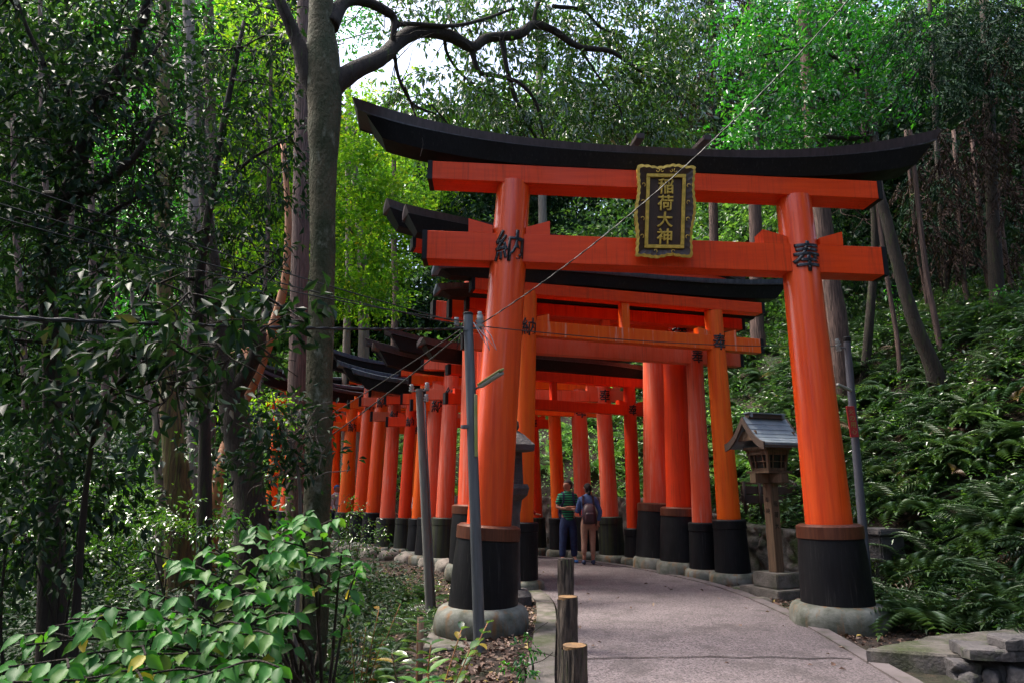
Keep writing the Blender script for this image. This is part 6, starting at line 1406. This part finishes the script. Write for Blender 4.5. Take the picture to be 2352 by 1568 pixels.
# shrubs along the left and bushes
def shrub(label, spec, mat, seed, ns, nl, size, name='shrub', droop=.3, spread=.14, wr=.42, Yf=None, pf=None):
    rg = np.random.default_rng(seed); cc, rr = lumps(spec); x, y, z, _ = gpt(pf, Yf, .02, -.05); root = empty(name, Vector((x, y, z)), label, 'shrub')
    st = []
    for c in cc:
        m = (np.array([x, y, z]) + np.array(c)) / 2 + rg.normal(size=3) * .08; m[2] += .05; st.append([(x, y, z, .014), tuple(m) + (.010,), tuple(c) + (.005,)])
    limb_obj('stem', st + twigs([s[-1] for s in st], 3, .4, rg, .1, .005), M['bark_dark'], root, 7)
    leaf_obj('foliage', [spray_leaves(cc, rr, ns, nl, size, rg, droop, spread, wr, .2, .8)], M[mat], root)
shrub('dark shrub in shadow at the left edge below the cable', [(40, 1080, 5, .5, .35), (140, 1150, 5, .5, .35), (60, 1230, 4.8, .5, .35), (200, 1060, 5.4, .4, .3)], 'lf_dark', 101, 190, 12, .09, Yf=5, pf=80)
shrub('mid green shrub at the foot of the golden mossy trunk', [(300, 1150, 8, .6, .35), (400, 1220, 8, .6, .3), (480, 1180, 8.2, .5, .3)], 'lf_mid', 102, 120, 14, .07, Yf=8, pf=390)
shrub('low fern like shrub under the far left gates beside the mossy trunk', [(795, 1200, 12, .4, .18), (830, 1235, 12, .35, .15), (780, 1160, 12.2, .25, .2)], 'lf_mid', 103, 160, 14, .06, Yf=12, pf=800)
shrub('small ivy sprig growing against the left kerb in the foreground', [(1215, 1490, 6.3, .09, .12), (1205, 1530, 6.2, .10, .10)], 'lf_bright', 104, 900, 8, .05, Yf=6.25, pf=1210, spread=.05)
shrub('leafy shoots on the thin trunk at the right', [(2215, 690, 15.6, .3, .4), (2235, 740, 15.6, .3, .3), (2180, 760, 15, .4, .25)], 'lf_mid', 105, 100, 12, .09, Yf=15.6, pf=2228)
shrub('bright fern green bush beyond the slender trunk at the right', [(2060, 700, 15.8, .35, .5), (2330, 680, 13.8, .4, .2)], 'lf_bright', 106, 60, 12, .1, Yf=15.8, pf=2060)

# ------------------------------------------------------------------ the big-leaved shrub in the foreground
def near_shrub():
    rg = np.random.default_rng(77)
    root = empty('leafy_shrub', Vector((-1.15, 2.2, -.4)), 'fresh green shrub with large pointed leaves filling the lower left foreground', 'shrub')
    tips = [(110, 1440, 1.95), (20, 1530, 1.8), (240, 1390, 2.05), (330, 1260, 2.35), (430, 1290, 2.3), (540, 1180, 2.55), (610, 1250, 2.5), (700, 1175, 2.7), (785, 1265, 2.55), (560, 1400, 2.2), (430, 1420, 2.1), (320, 1350, 2.2), (480, 1350, 2.25), (200, 1500, 1.9), (360, 1500, 1.95), (100, 1560, 1.75), (500, 1540, 1.9), (660, 1200, 2.6), (590, 1330, 2.35), (270, 1450, 2.0), (740, 1230, 2.6), (820, 1300, 2.6), (60, 1480, 1.9), (160, 1420, 2.0), (180, 1560, 1.8), (280, 1540, 1.85), (420, 1560, 1.85), (380, 1420, 2.1), (500, 1450, 2.1), (560, 1260, 2.45), (480, 1250, 2.4), (30, 1565, 1.75)]
    C_, A_, N_, S_ = [], [], [], []; st = []
    for i, (px, py, Y) in enumerate(tips):
        tip = np.array(at(px, py, Y)); dc = np.array([-.72, 2.75, .42]) - tip; dc[2] *= .5; b = tip + unit(dc) * min(.55, np.linalg.norm(dc) * .8) + rg.normal(size=3) * .04
        mid = (b + tip) / 2 + np.array([0, 0, .055]); pts = spline([tuple(b) + (.006,), tuple(mid) + (.004,), tuple(tip) + (.002,)], 12)
        st.append([tuple(b) + (.006,), tuple(mid) + (.004,), tuple(tip) + (.002,)]); st.append([(-.75 + rg.normal() * .05, 2.9, -.45, .011), (-.74 + rg.normal() * .05, 2.88, -.1, .010), tuple((np.array([-.72, 2.85, .25]) + b) / 2 + rg.normal(size=3) * .03) + (.008,), tuple(b) + (.006,)])
        n = len(pts)
        for j in range(int(n * .3), n, 3):
            for s_ in ((1, -1) if j < n - 3 else (1, -1, 0)):
                p = pts[j][:3]; d = pts[min(j + 1, n - 1)][:3] - pts[j - 1][:3]; d = unit(d); sd_ = unit(np.cross(d, [0, 0, 1]))
                a = d * (.65 if s_ else 1) + sd_ * s_ * .75 + np.array([0, -.12, -.50]) + rg.normal(size=3) * .26
                C_.append(p); A_.append(a); N_.append(np.array([0, -.65, .8]) + rg.normal(size=3) * .38); S_.append(rg.uniform(.040, .072) * (.75 if s_ == 0 else 1))
        # side twig
        for q in (int(n * .45), int(n * .72)):
            p0 = pts[q][:3]; d = unit(pts[-1][:3] - pts[0][:3]); sd_ = unit(np.cross(d, [0, 0, 1])) * rg.choice([-1, 1]); e = p0 + (d * .5 + sd_ * .8) * .17 + np.array([0, 0, -.02]); st.append([tuple(p0) + (.003,), tuple((p0 + e) / 2 + [0, 0, .01]) + (.0025,), tuple(e) + (.0015,)])
            for t in (.4, .72, 1.0):
                for s_ in (1, -1):
                    pp = p0 + (e - p0) * t; s2 = unit(np.cross(e - p0, [0, 0, 1])); C_.append(pp); A_.append(unit(e - p0) * .6 + s2 * s_ * .8 + np.array([0, -.12, -.55]) + rg.normal(size=3) * .15); N_.append(np.array([0, -.75, .8]) + rg.normal(size=3) * .2); S_.append(rg.uniform(.04, .07))
    limb_obj('stem', st, M['bark_dark'], root, 7, 0)
    C_, A_, N_, S_ = map(np.array, (C_, A_, N_, S_)); v, f = leaves6(C_, A_, N_, S_, .56, .14, .30)
    leaf_obj('foliage', [(v, f, np.repeat(rg.random(len(C_)), 12))], M['lf_near'], root)
near_shrub()
def near_plant(label, tips, base, seed, size, mat='lf_near'):
    rg = np.random.default_rng(seed); root = empty('leafy_plant', Vector(base), label, 'plant'); st = []; C_, A_, N_, S_ = [], [], [], []
    for px, py, Y in tips:
        tip = np.array(at(px, py, Y)); b = np.array(base); mid = (b + tip) / 2 + np.array([0, 0, .06]); st.append([tuple(b) + (.005,), tuple(mid) + (.004,), tuple(tip) + (.002,)])
        pts = spline(st[-1], 8); n = len(pts)
        for j in range(n // 3, n):
            for s_ in (1, -1):
                d = unit(pts[min(j + 1, n - 1)][:3] - pts[j - 1][:3]); sd_ = unit(np.cross(d, [0, 0, 1])); C_.append(pts[j][:3]); A_.append(d * .5 + sd_ * s_ + np.array([0, 0, -.1]) + rg.normal(size=3) * .15); N_.append(np.array([0, -.1, 1]) + rg.normal(size=3) * .15); S_.append(size * rg.uniform(.7, 1.2))
    limb_obj('stem', st, M['bark_orange'], root, 7, 0); C_, A_, N_, S_ = map(np.array, (C_, A_, N_, S_)); v, f = leaves6(C_, A_, N_, S_, .5, .10, .2); leaf_obj('foliage', [(v, f, np.repeat(rg.random(len(C_)), 12))], M[mat], root)
near_plant('low plant with broad blue green leaves before the steel pole foot', [(1060, 1445, 3.6), (1120, 1430, 3.6), (990, 1480, 3.4), (1080, 1490, 3.4), (960, 1430, 3.7), (900, 1500, 3.3)], (-.45, 3.5, .15), 5, .085, 'lf_mid')
near_plant('sprout with one broad light leaf at the bottom edge of the photo', [(985, 1545, 2.4), (960, 1570, 2.4)], (-.30, 2.45, .2), 6, .07)
near_plant('low leafy plant between the mossy trunk and the wooden stake', [(870, 1400, 5.2), (840, 1440, 5.1), (920, 1385, 5.3), (880, 1470, 5.0), (800, 1420, 5.1)], (-1.05, 5.1, .0), 7, .085, 'lf_mid')
# wooden stake
p = ground(962, 6.6, -.1); bm = bmesh.new(); add_tube(bm, [Vector((p.x, p.y, -.5)), Vector((p.x, p.y, .45))], [.035, .032], 9); tag(obj('wooden_stake', bm, M['wood']), 'short weathered stake in the ground left of the steel pole', 'stake')
